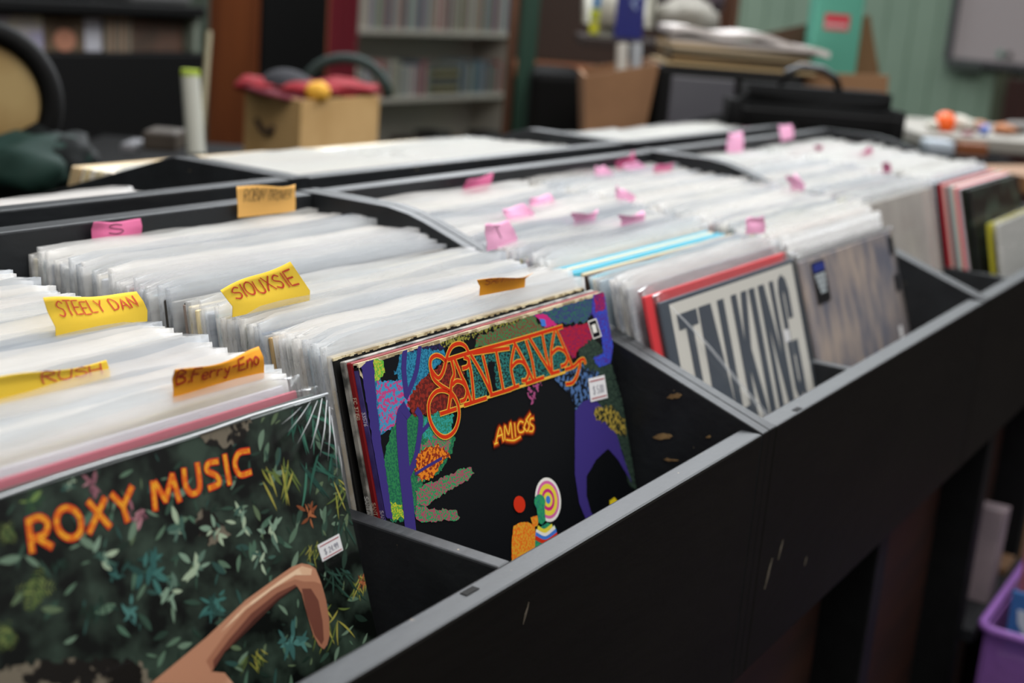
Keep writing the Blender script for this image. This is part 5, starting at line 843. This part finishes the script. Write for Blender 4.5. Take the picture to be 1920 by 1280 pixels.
for l, r, c, lab, c2 in cov:
    p = on((l, 60), 1, LY+.05); q = on((r, 60), 1, LY+.05); h = zu-zs-.012
    bm = bmesh.new(); bx(bm, (0, 0, 0), (q.x-p.x, .004, h)); o = done(bm, 'record_cover', mat('cover '+c, c, .5, c2, 9, .4, .6) if c2 else mat('cover '+c, c, .5), loc=(p.x, LY+.05, zs+.0008), bevel=.001); o.rotation_euler.x = -.05
    tag(o, lab, 'record cover')
    if c2 is None:
        bm = bmesh.new(); w_ = q.x-p.x
        def disc(cx, cz, rx, rz, y, mi):
            vs = [bm.verts.new((cx+rx*math.cos(2*PI*i/24), y, cz+rz*math.sin(2*PI*i/24))) for i in range(24)]; bm.faces.new(vs).material_index = mi
        disc(w_*.5, h*.48, w_*.42, h*.45, -.0006, 0); disc(w_*.5, h*.33, w_*.28, h*.33, -.0012, 1)
        done(bm, 'portrait_print', [mat('hair print', '4a3824', .6), mat('skin print', 'a06c54', .6)], o, recalc=False)
x = on((195, 60), 1, LY+.05).x; xe = on((243, 60), 1, LY+.05).x; i = 0
while x < xe-.005:
    bm = bmesh.new(); bx(bm, (0, 0, 0), (.0045, .15, (zu-zs)*.93)); c = ['8c8070', '605848', '9c7c64', '70685c', '54483c'][i % 5]
    o = done(bm, 'record', mat('spine '+c, c, .6), loc=(x, LY+.04, zs+.0008)); tag(o, 'upright record spine on the ledge of the black shelf unit', 'record', 'records edge-on on the black ledge'); x += .0065; i += 1
for l, r, t, c, lab in ((232, 350, 2, '5c5c5c', 'grey box on top of the black shelf unit'), (105, 172, 6, '18181a', 'black lump of equipment on the black shelf unit, left'), (20, 95, 4, '2a2a2a', 'dark box at the left end of the black shelf unit top')):
    p = on((l, 20), 1, LY+.1); q = on((r, 20), 1, LY+.1); bm = bmesh.new(); bx(bm, (0, 0, 0), (q.x-p.x, .2, .12)); tag(done(bm, 'storage_box', mat('box '+c, c, .6), loc=(p.x, LY+.08, zu+.0255), bevel=.012), lab, 'box')
# tubes leaning between the black unit and the wood cabinet
bm = bmesh.new(); p0 = at((357, 142), 2.3); p1 = at((368, 290), 2.3); tube(bm, [p0, p1], .0155, 16); tb = done(bm, 'poster_tube', mat('pale tube card', 'a4a49a', .6), smooth=False); tag(tb, 'pale cardboard tube with a yellow-green tip standing beside the wooden cabinet', 'tube')
bm = bmesh.new(); tube(bm, [p0+Vector((0, 0, .0002)), p0+Vector((0, 0, .01))], .0158, 16); tag(done(bm, 'end_cap', mat('lime plastic', '9cb030', .5), tb), 'yellow-green end cap')
bm = bmesh.new(); tube(bm, [at((392, 60), 2.5), at((383, 180), 2.45), at((372, 300), 2.4)], .006, 8); tag(done(bm, 'bamboo_cane', mat('cane', '6c6448', .6)), 'thin dull yellow cane leaning beside the wooden cabinet', 'cane')
# round tan drum with black hoop at the left edge
c = at((-42, 190), 2.0); bm = bmesh.new(); lathe(bm, [(0, .03), (.085, .03), (.088, .02), (.088, -.1), (0, -.1)], 48)
Md = Matrix.Translation(c) @ (CP-c).to_track_quat('Z', 'Y').to_matrix().to_4x4()
dr = done(bm, 'body', mat('tan drum skin', 'a08858', .6, '8c7040', 6, .4, .6), smooth=False); dr.matrix_world = Md; dr.name = 'drum'; tag(dr, 'round tan drum-like body with a wide black rim at the left edge of the photo', 'drum')
bm = bmesh.new(); lathe(bm, [(.0885, -.09), (.115, -.09), (.12, .02), (.112, .045), (.092, .045), (.0885, .02), (.0885, -.09)], 48); done(bm, 'rim', mat('black rubber', '060606', .7, spec=.15), dr, smooth=True)
# dark green bags, low left
for px, py, D, r, c, lab in ((40, 312, 1.95, (.09, .07, .045), '142a24', 'dark green crumpled bag at the low left'), (105, 308, 2.0, (.06, .05, .05), '0c1010', 'black crumpled bag beside the dark green one')):
    bm = bmesh.new(); p = at((px, py), D); blob(bm, (0, 0, 0), r, int(px), .25); tag(done(bm, 'plastic_bag', mat('bag '+c, c, .7, bump=.6, bscale=30, spec=.15), recalc=False, loc=p), lab, 'bag')
lo, W_, H_ = facing('bench', -40, 335, 320, 350, 2.25, .7, blackm, 'black low bench behind the rear row of bins', 'bench'); lo.location.z = FLOOR
resize_z(lo, at((60, 335), 2.0).z-.045-FLOOR)
for l, t, r, b, c, lab in ((224, 268, 252, 290, '6c6c70', 'small pale grey box on the floor-level bench, left of centre'), (266, 246, 330, 285, '3c342c', 'dull brown box behind the rear row')):
    facing('small_box', l, t, r, b, 2.35, .08, mat('box '+c, c, .6), lab, 'box')

# ---- middle: green post, brown shelving
o, W_, H_ = facing('steel_post', 968, -20, 1002, 300, 3.3, .05, mat('dark green enamel', '173a2c', .5), 'dark green metal post right of the disc shelves', 'post', drop=.6)
bs = empty('brown_shelving', (0, 0, 0)); 
p = at((1110, 125), 3.5); bs.location = (p.x, p.y, FLOOR); bs.rotation_euler.z = YAWR; tag(bs, 'brown wooden shelving behind the cardboard box and paper rolls', 'shelving')
bw = mat('brown shelf wood', '5c3820', .55, '4a2c18', 5, .4, .6)
def L3(n, a, b, m): return box(n, a, b, m, bs, bevel=.004)
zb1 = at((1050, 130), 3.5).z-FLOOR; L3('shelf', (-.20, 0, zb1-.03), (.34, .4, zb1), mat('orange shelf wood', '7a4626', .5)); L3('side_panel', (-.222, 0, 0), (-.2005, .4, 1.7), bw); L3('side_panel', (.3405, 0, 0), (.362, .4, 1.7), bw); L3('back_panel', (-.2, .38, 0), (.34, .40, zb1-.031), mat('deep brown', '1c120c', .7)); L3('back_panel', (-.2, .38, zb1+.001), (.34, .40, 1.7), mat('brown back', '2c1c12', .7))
facing('black_bin', 990, 132, 1092, 330, 3.1, .3, blackm, 'black box below the brown shelf, beside the green post', 'box', bevel=.02)
bm = bmesh.new(); # tapered open cardboard box
W0, H0, c0 = span(1088, 112, 1226, 330, 2.7)
prof = [(-W0*.36, 0), (W0*.33, 0), (W0*.5, H0), (-W0*.5, H0-.035)]
cb = empty('cardboard_box', c0, YAWR); tag(cb, 'brown flared cardboard box under the blue and white package', 'box'); cardm = mat('brown card', '8a6444', .75, '7c583a', 6, .4, .6)
bm = bmesh.new(); prism(bm, prof, 1, 0, .006); done(bm, 'front_panel', cardm, cb)
bm = bmesh.new(); prism(bm, prof, 1, .25, .256); done(bm, 'back_panel', cardm, cb)
for s in (0, 1):
    (xa_, za_), (xb_, zb_) = (prof[0], prof[3]) if s == 0 else (prof[1], prof[2]); d = .006 if s == 0 else -.006
    bm = bmesh.new(); vs = [bm.verts.new(q) for q in ((xa_, .0062, 0), (xb_, .0062, zb_), (xb_+d, .0062, zb_), (xa_+d, .0062, 0), (xa_, .2498, 0), (xb_, .2498, zb_), (xb_+d, .2498, zb_), (xa_+d, .2498, 0))]
    for f in ((0, 1, 2, 3), (7, 6, 5, 4), (0, 4, 5, 1), (1, 5, 6, 2), (2, 6, 7, 3), (3, 7, 4, 0)): bm.faces.new([vs[k] for k in f])
    done(bm, 'side_panel', cardm, cb)
bm = bmesh.new(); bx(bm, (-W0*.34, .0065, 0), (W0*.31, .2495, .006)); done(bm, 'base_panel', cardm, cb)
for j, (px, c) in enumerate(((1166, 'a8a49c'), (1193, '8c9094'))):
    p = at((px, 82), 2.78); q = at((px-2, 190), 2.78); bm = bmesh.new(); tube(bm, [p, q], .012, 14); tag(done(bm, 'paper_roll', mat('roll '+c, c, .6)), ['cream', 'grey'][j]+' paper roll standing in the brown cardboard box', 'paper roll')
# blue and white package
W0, H0, c0 = span(1097, -60, 1232, 74, 3.05)
pk = empty('package', c0, YAWR); tag(pk, 'white plastic package with a wide blue band and yellow print, on the shelf edge', 'package')
bm = bmesh.new(); bx(bm, (-W0/2, 0, 0), (W0/2, .14, H0)); bmesh.ops.bevel(bm, geom=list(bm.edges), offset=.028, segments=4, affect='EDGES'); done(bm, 'wrapper', mat('white wrapper', 'd4d4c8', .35), pk, smooth=True)
def pb(n, l, t, r, b, c, y=-.0015):
    x0_, x1_ = -W0/2+W0*(l-1097)/135, -W0/2+W0*(r-1097)/135; z1_, z0_ = H0*(74-t)/134, H0*(74-b)/134
    bm = bmesh.new(); bx(bm, (x0_, y, z0_), (x1_, .002, z1_)); return done(bm, n, mat('wrap '+c, c, .35), pk, bevel=.001)
pb('blue_band', 1156, -55, 1210, 72, '23286e'); pb('yellow_print', 1109, 22, 1126, 40, 'a8b020'); pb('yellow_print', 1109, 45, 1126, 68, 'b8b828'); pb('blue_print', 1112, -10, 1126, 18, '4078a8'); 
bm = bmesh.new(); x0_ = W0*(1168-1097)/135-W0/2; tube(bm, [(x0_, -.003, H0*.62), (x0_+.02, -.003, H0*.75), (x0_+.035, -.003, H0*.62), (x0_+.02, -.003, H0*.52), (x0_+.03, -.003, H0*.44)], .004, 6); done(bm, 'white_emblem', mat('pale blue print', '8c9cc0', .4), pk)
sh3, W_, H_ = facing('plank_shelf', 1092, 74, 1420, 80, 3.02, .38, mat('dark shelf brown', '241610', .7), 'dark plank shelf carrying the package and the grey bag', 'shelf', bevel=.002)
sh3.location -= HY*0; resize_z(sh3, .02); sh3.location.z = c0.z-.0205
for sx in (-.2, .6):
    bm = bmesh.new(); bx(bm, (sx*W_/2-.012, .30, FLOOR-sh3.location.z), (sx*W_/2+.012, .33, -.0005)); done(bm, 'post', blackm, sh3)
bm = bmesh.new(); p = at((1290, 45), 3.15); blob(bm, (0, 0, 0), (.105, .07, .05), 5, .15); tag(done(bm, 'cloth_bag', mat('dull grey canvas', '77736a', .8), recalc=False, loc=Vector((p.x, p.y, c0.z+.052))), 'grey canvas bag slumped beside the blue and white package', 'bag')
bm = bmesh.new(); p = at((1300, 5), 3.3); blob(bm, (0, 0, 0), (.12, .06, .06), 6, .2); tag(done(bm, 'dark_coat', mat('plum black cloth', '2c1c24', .9), recalc=False, loc=Vector((p.x, p.y, c0.z+.10))), 'dark plum cloth heaped behind the grey canvas bag', 'cloth')
# machine with stacked papers
mc = empty('turntable_case', (0, 0, 0)); W0, H0, c0 = span(1222, 128, 1500, 330, 2.75); mc.location = c0; mc.rotation_euler.z = YAWR; tag(mc, 'black equipment box with a grey side panel, under the heap of papers', 'equipment box')
bm = bmesh.new(); bx(bm, (-W0/2, 0, 0), (W0/2, .35, H0)); done(bm, 'body', mat('soft black plastic', '0a0a0a', .6, spec=.2), mc, bevel=.012)
bm = bmesh.new(); bx(bm, (-W0*.40, -.006, H0*.42), (W0*.03, .001, H0*.90)); done(bm, 'grey_panel', mat('grey plastic', '55545a', .4), mc, bevel=.003)
sup, W_, H_ = facing('equipment_stand', 1215, 330, 1720, 345, 2.75, .5, blackm, 'black stand behind the rear row, carrying the equipment box and the black case', 'stand'); resize_z(sup, c0.z-.0005-FLOOR); sup.location.z = FLOOR
rr = random.Random(8); pc = at((1393, 130), 2.72); zt_ = c0.z+H0+.0005
for j in range(9):
    th = rr.uniform(.004, .008); wd = .145+rr.uniform(-.012, .008); col = ['b8a078', 'c8b890', '9c7c50', '3c3c34', 'b09468', '6c604c', 'c4b49c', 'a88c60', 'c4bcb8'][j]
    bm = bmesh.new(); N = 12; A = []
    for s in (0, 1):
        for i in range(N+1):
            for d in (0, 1):
                xx = -wd+2*wd*i/N; A.append(bm.verts.new((xx, .01+d*.25, s*th-.0-(0 if j < 8 else .10*max(0, (xx-wd*.3))**1.2*0))))
    idx = lambda s, i, d: A[(s*(N+1)+i)*2+d]
    for i in range(N):
        bm.faces.new((idx(1, i, 0), idx(1, i+1, 0), idx(1, i+1, 1), idx(1, i, 1))); bm.faces.new((idx(0, i, 0), idx(0, i, 1), idx(0, i+1, 1), idx(0, i+1, 0)))
        bm.faces.new((idx(0, i, 0), idx(0, i+1, 0), idx(1, i+1, 0), idx(1, i, 0))); bm.faces.new((idx(0, i, 1), idx(1, i, 1), idx(1, i+1, 1), idx(0, i+1, 1)))
    bm.faces.new((idx(0, 0, 0), idx(1, 0, 0), idx(1, 0, 1), idx(0, 0, 1))); bm.faces.new((idx(0, N, 0), idx(0, N, 1), idx(1, N, 1), idx(1, N, 0)))
    o = done(bm, 'folder', mat('folder '+col, col, .6)); o.location = (pc.x+rr.uniform(-.01, .01), pc.y, zt_); o.rotation_euler.z = YAWR+rr.uniform(-.06, .06); zt_ += th+.0006
    tag(o, 'large flat folder in the heap on the black equipment box', 'folder', 'folders heaped on the equipment box')
bm = bmesh.new(); N = 16; A = {}
for s in (0, 1):
    for i in range(N+1):
        for d in (0, 1):
            xx = -.15+.32*i/N; A[s, i, d] = bm.verts.new((xx, d*.27, .006+s*.012+.004*math.sin(i*.9)-(max(0, xx-.02)**1.6)*.55+.05*max(0, .02-xx)*.3))
for i in range(N):
    bm.faces.new((A[1, i, 0], A[1, i+1, 0], A[1, i+1, 1], A[1, i, 1])); bm.faces.new((A[0, i, 0], A[0, i, 1], A[0, i+1, 1], A[0, i+1, 0])); bm.faces.new((A[0, i, 0], A[0, i+1, 0], A[1, i+1, 0], A[1, i, 0])); bm.faces.new((A[0, i, 1], A[1, i, 1], A[1, i+1, 1], A[0, i+1, 1]))
bm.faces.new((A[0, 0, 0], A[1, 0, 0], A[1, 0, 1], A[0, 0, 1])); bm.faces.new((A[0, N, 0], A[0, N, 1], A[1, N, 1], A[1, N, 0]))
o = done(bm, 'plastic_wrapped_sheet', mat('milky wrap', 'd8d0cc', .4), smooth=False, loc=(pc.x, pc.y, zt_)); o.rotation_euler.z = YAWR; tag(o, 'pale sagging wrapped sheet on top of the folder heap', 'sheet')
# black soft case with handle
W0, H0, c0 = span(1368, 168, 1704, 330, 2.45); case = empty('instrument_case', c0, YAWR); tag(case, 'long soft black carrying case with rounded corners and a strap handle', 'case')
bm = bmesh.new(); bx(bm, (-W0/2, 0, 0), (W0/2, .14, H0)); bmesh.ops.bevel(bm, geom=list(bm.edges), offset=.03, segments=5, affect='EDGES'); done(bm, 'case_body', mat('black nylon', '060606', .8, bump=.3, bscale=200, spec=.1), case, smooth=True)
hx = lambda px: W0*((px-1368)/336-.5); bm = bmesh.new()
tube(bm, [(hx(1462), .07, H0-.012), (hx(1475), .06, H0+.024), (hx(1500), .06, H0+.036), (hx(1540), .06, H0+.034), (hx(1568), .06, H0+.02), (hx(1585), .07, H0-.012)], .0075, 8); done(bm, 'handle', mat('black leather', '101010', .4), case, smooth=True)
bm = bmesh.new(); tube(bm, [(-W0/2+.02, -.0005, H0*.72), (W0/2-.02, -.0005, H0*.72)], .002, 6); done(bm, 'zip', mat('zip black', '08080a', .7), case)
# card and teal box behind the case
def cardpoly(name, pts, D, th, m, lab, cat='cardboard'):
    P = [at(p, D) for p in pts]; c = sum(P, Vector())/len(P); Q = [((p-c).dot(HX), p.z-c.z) for p in P]
    bm = bmesh.new(); prism(bm, Q, 1, 0, th); o = done(bm, name, m, loc=c); o.rotation_euler.z = YAWR; return tag(o, lab, cat)
dk = mat('umber card', '4e3524', .8)  # darkest of the brown cards
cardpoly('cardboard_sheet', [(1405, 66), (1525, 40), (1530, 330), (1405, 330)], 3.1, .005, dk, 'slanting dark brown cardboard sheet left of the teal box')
cardpoly('cardboard_sheet', [(1596, 30), (1622, 28), (1648, 145), (1648, 330), (1590, 330)], 3.05, .005, mat('brown card 2', '6c4e30', .8), 'brown cardboard corner standing right of the teal box')
cardpoly('cardboard_flap', [(1490, 134), (1660, 140), (1660, 330), (1490, 330)], 2.8, .006, mat('light brown card', '8c6848', .8), 'light brown cardboard strip behind the case handle')
W0, H0, c0 = span(1518, -60, 1604, 330, 2.95); tbx = empty('teal_carton', c0, YAWR); tag(tbx, 'teal carton with a red printed label, standing behind the black case', 'carton')
bm = bmesh.new(); bx(bm, (-W0/2, 0, 0), (W0/2, .09, H0)); done(bm, 'carton_body', mat('teal card', '4c9480', .55), tbx, bevel=.003)
bm = bmesh.new(); zz = H0*(330-56)/390; z2_ = H0*(330-26)/390; bx(bm, (-W0*.32, -.001, zz), (W0*.22, .0003, z2_)); lb = done(bm, 'red_label', mat('red label', 'b83440', .5), tbx)
bm = bmesh.new()
for j in range(9): bx(bm, (-W0*.30+j*W0*.055, -.0016, zz+(z2_-zz)*.18), (-W0*.30+j*W0*.055+W0*.035, -.0009, zz+(z2_-zz)*.42))
done(bm, 'label_print', mat('label white', 'c4b0b0', .5), lb)
# whiteboard on the right wall
wy0, wy1, wz = on((1784, 60), 0, 5.14).y, -.1, on((1783, 108), 0, 5.14).z
wbz = wz
wb = empty('whiteboard', (5.14, (wy0+wy1)/2, wbz)); tag(wb, 'grey-white whiteboard with a dark frame on the green boarded wall', 'whiteboard')
yc = (wy0+wy1)/2
bm = bmesh.new(); bx(bm, (0, wy1-yc, 0), (.05, wy0-yc, .8)); done(bm, 'board', mat('whiteboard grey', 'c8c0c2', .35), wb)
bm = bmesh.new(); bx(bm, (-.012, wy0-yc-.018, -.01), (.052, wy0-yc+.014, .82)); bx(bm, (-.012, wy1-yc, -.03), (.052, wy0-yc+.0, -.0005)); done(bm, 'frame', mat('dark grey frame', '55565a', .4), wb, bevel=.003)
bm = bmesh.new(); bx(bm, (-.045, wy0-yc-.16, -.05), (-.0125, wy0-yc-.01, -.015)); done(bm, 'pen_tray', mat('tray grey', '4a5450', .5), wb, bevel=.004)
for dy, c, lb_ in ((.21, '4c9c84', 'teal magnet'), (.245, '202428', 'black magnet')):
    bm = bmesh.new(); bx(bm, (-.012, wy0-yc-dy-.02, .02), (-.0002, wy0-yc-dy, .045)); tag(done(bm, 'magnet', mat('magnet '+c, c, .5), wb, bevel=.004), lb_)
yk = on((1872, 180), 0, 5.1).y
t_ = box('trim_1', (5.16, yk-.03, FLOOR), (5.199, yk+.04, .16), mat('grey green trim', '5c6450', .6)); t_['kind'] = 'structure'
cup = box('cupboard', (5.05, -.3, FLOOR), (5.15, yk-.035, wbz-.06), mat('red brown panel', '42241e', .5, '341a16', 3, .4, .6, stretch=(1, 14, 1)), bevel=.004); tag(cup, 'red-brown panelled cupboard under the whiteboard', 'cupboard')
# cluttered table far right
W0, H0, c0 = span(1728, 248, 2030, 262, 3.0); tt = empty('work_table', (c0.x, c0.y, FLOOR), YAWR); tag(tt, 'cluttered work table below the whiteboard at the right', 'table'); hz = c0.z-FLOOR
bm = bmesh.new(); bx(bm, (-W0/2, 0, hz-.03), (W0/2, .5, hz)); done(bm, 'tabletop', mat('pale grey top', '8c8880', .6), tt, bevel=.004)
for sx in (-1, 1):
    for y_ in (.03, .46): bm = bmesh.new(); bx(bm, (sx*(W0/2-.035)-.015, y_-.015, 0), (sx*(W0/2-.035)+.015, y_+.015, hz-.0305)); done(bm, 'leg', mat('dark leg', '2c2420', .6), tt)
TZ = c0.z
def onT(px, D): p = at((px, 250), D); return Vector((p.x, p.y, TZ))
p = onT(1769, 3.1); bm = bmesh.new(); lathe(bm, [(0, 0), (.018, .001), (.023, .012), (.0235, .024), (.02, .036), (.008, .044), (0, .045)], 20); tag(done(bm, 'orange_bottle', mat('orange plastic', 'ec5c10', .35), smooth=True, loc=p), 'bright orange round bottle on the cluttered table', 'bottle')
for px, D, s, c, n_, lab in ((1748, 3.1, (.016, .02, .012), 'b8b4a8', 'paper_scrap', 'white crumpled scrap left of the orange bottle'), (1800, 3.15, (.02, .03, .018), 'c0bcb0', 'paper_scrap', 'white crumpled paper right of the orange bottle'), (1830, 3.2, (.03, .03, .012), 'a07058', 'cloth_bundle', 'dull orange bundle in the middle of the cluttered table'),
                        (1845, 3.08, (.014, .012, .012), '5c70b0', 'tape_roll', 'small blue item in the middle of the cluttered table'), (1880, 3.15, (.028, .03, .012), 'a0643c', 'cloth_bundle', 'orange-brown bundle on the right of the cluttered table'), (1815, 3.05, (.03, .012, .004), '8c4454', 'paper_scrap', 'flat red-purple scrap at the front of the cluttered table'), (1905, 3.2, (.03, .03, .016), '6c6864', 'cloth_bundle', 'grey bundle at the right end of the cluttered table')):
    bm = bmesh.new(); blob(bm, (0, 0, 0), s, int(px), .18, sub=2); q = onT(px, D); tag(done(bm, n_, mat('clutter '+c, c, .6), recalc=False, loc=(q.x, q.y, TZ+s[2]*1.02)), lab, n_.replace('_', ' '))
facing('plastic_tub', 1738, 264, 1792, 292, 2.85, .06, mat('pale blue tub', 'a4aeb8', .4), 'white and pale blue tub under the edge of the cluttered table', 'tub', bevel=.008)
facing('wooden_drawer', 1796, 268, 1852, 320, 2.98, .2, mat('chestnut', '74401e', .5), 'orange-brown wooden box under the cluttered table', 'box')
bl2, W_, H_ = facing('black_crate', 1735, 293, 1900, 350, 2.95, .25, blackm, 'black crate under the cluttered table', 'crate')
zt_ = at((1880, 300), 2.4)
bm = bmesh.new(); tw = box('side_bench', (0, 0, 0), (.4, .25, .03), mat('pale bench wood', '84603c', .6, '745030', 5, .4, .6, stretch=(1, 8, 1)), bevel=.003); c1 = at((1905, 345), 2.25); tw.location = (c1.x, c1.y-.1, c1.z-.02); tw.rotation_euler.z = YAWR+.5
tag(tw, 'pale wooden bench beyond the farthest front bin', 'bench')
for sx in (.03, .37):
    for sy in (.03, .22): bm2 = bmesh.new(); bx(bm2, (sx-.015, sy-.015, FLOOR-tw.location.z), (sx+.015, sy+.015, -.0005)); done(bm2, 'leg', mat('pale bench wood', '84603c'), tw)
bm.free()

# ---- under the bins, low right
facing('x', 0, 0, 1, 1, 1, .1, blackm)[0].name if False else None
p = on((1850, 1000), 1, .05); bm = bmesh.new(); bx(bm, (0, 0, 0), (.05, .05, .15)); o = done(bm, 'paper_box', mat('pale pink grey paper', '7c7076', .6, '948489', 12, .4, .6), bevel=.002, loc=(1.10, .012, -.5495)); o.rotation_euler.y = .10
tag(o, 'pale pinkish box standing on the lower shelf of the bin stand', 'box')
bm = bmesh.new(); a1_, b1_ = on((1795, 900), 1, .06), on((1862, 838), 1, .06); bx(bm, (0, 0, 0), (.07, .05, .012)); o = done(bm, 'wood_offcut', mat('dull tan wood', '6c5038', .7), bevel=.001, loc=(1.24, .015, -.5495)); tag(o, 'dull tan wood offcut on the lower shelf of the bin stand', 'wood')
# purple crate on the floor
C1 = on((1834, 1180), 2, -.47); C2 = on((1922, 985), 2, -.47); 
ux = (Vector((C2.x, C2.y, 0))-Vector((C1.x, C1.y, 0))).normalized(); ang = math.atan2(ux.y, ux.x)
pc_ = empty('plastic_crate', (C1.x+.03, min(C1.y, -.035), FLOOR), ang*0-.0); tag(pc_, 'purple translucent plastic crate of magazines on the floor beside the bin stand', 'crate')
purp = poly_mat('violet plastic', 'a070bc', .75, .3, .4); H_ = -.47-FLOOR; LX, LYY = .42, .30
def wall_(x0_, y0_, x1_, y1_): 
    bm = bmesh.new(); bx(bm, (min(x0_, x1_), min(y0_, y1_), .0005), (max(x0_, x1_), max(y0_, y1_), H_-.012)); return done(bm, 'side_wall', purp, pc_, bevel=.001)
wall_(0, 0, LX, -.004); wall_(0, -LYY, LX, -LYY+.004); wall_(0, -.0045, .004, -LYY+.0045); wall_(LX-.004, -.0045, LX, -LYY+.0045)
bm = bmesh.new(); bx(bm, (.0045, -LYY+.0045, .001), (LX-.0045, -.0045, .005)); done(bm, 'base', purp, pc_)
bm = bmesh.new(); r_ = .02; pts = []
for cx, cy, a0 in ((LX-r_+.006, -r_+.006, 0), (r_-.006, -r_+.006, PI/2), (r_-.006, -LYY+r_-.006, PI), (LX-r_+.006, -LYY+r_-.006, 1.5*PI)):
    for k in range(5): a_ = a0+PI/2*k/4; pts.append((cx+r_*math.cos(a_), cy+r_*math.sin(a_), H_-.006))
tube(bm, pts+[pts[0]], .0065, 8); done(bm, 'rim', poly_mat('violet rim', 'a070c0', .95, .3, .2), pc_, smooth=True)
bx0, by0 = pc_.location.x, pc_.location.y
for j in range(7):
    c, lab = [('b8b0b4', 'pale narrow magazine'), ('3a6ca8', 'blue magazine with a white and black picture'), ('a0606c', 'tall rose magazine'), ('5c3c4c', 'plum magazine'), ('8c9cac', 'grey-blue magazine'), ('a87888', 'pink magazine'), ('403840', 'charcoal magazine')][j]
    hh = (.33, .41, .48, .46, .42, .46, .44)[j]
    bm = bmesh.new(); bx(bm, (0, 0, 0), (.006, .22, hh)); o = done(bm, 'magazine', mat('mag '+c, c, .4), loc=(bx0+.05+j*.045, by0-.238, FLOOR+.0058), bevel=.0008); o.rotation_euler.y = -.10
    tag(o, lab+' standing in the purple crate', 'magazine')
    if j == 1:
        bm = bmesh.new(); 
        for q, (y_, z_, s_, mi_) in enumerate(((.05, .36, .03, 0), (.11, .375, .028, 0), (.10, .34, .02, 1), (.17, .36, .035, 0), (.17, .33, .018, 1))):
            P = roughen([(y_-s_, z_-s_*.8), (y_+s_*.6, z_-s_), (y_+s_, z_+s_*.7), (y_-s_*.5, z_+s_)], s_*.3, s_*.5, random.Random(q)); prism(bm, P, 0, -.0006-q*.0001, .0005, mi_)
        done(bm, 'cover_print', [mat('mag white', 'c8d4dc', .4), mat('mag black', '14141c', .4)], o)
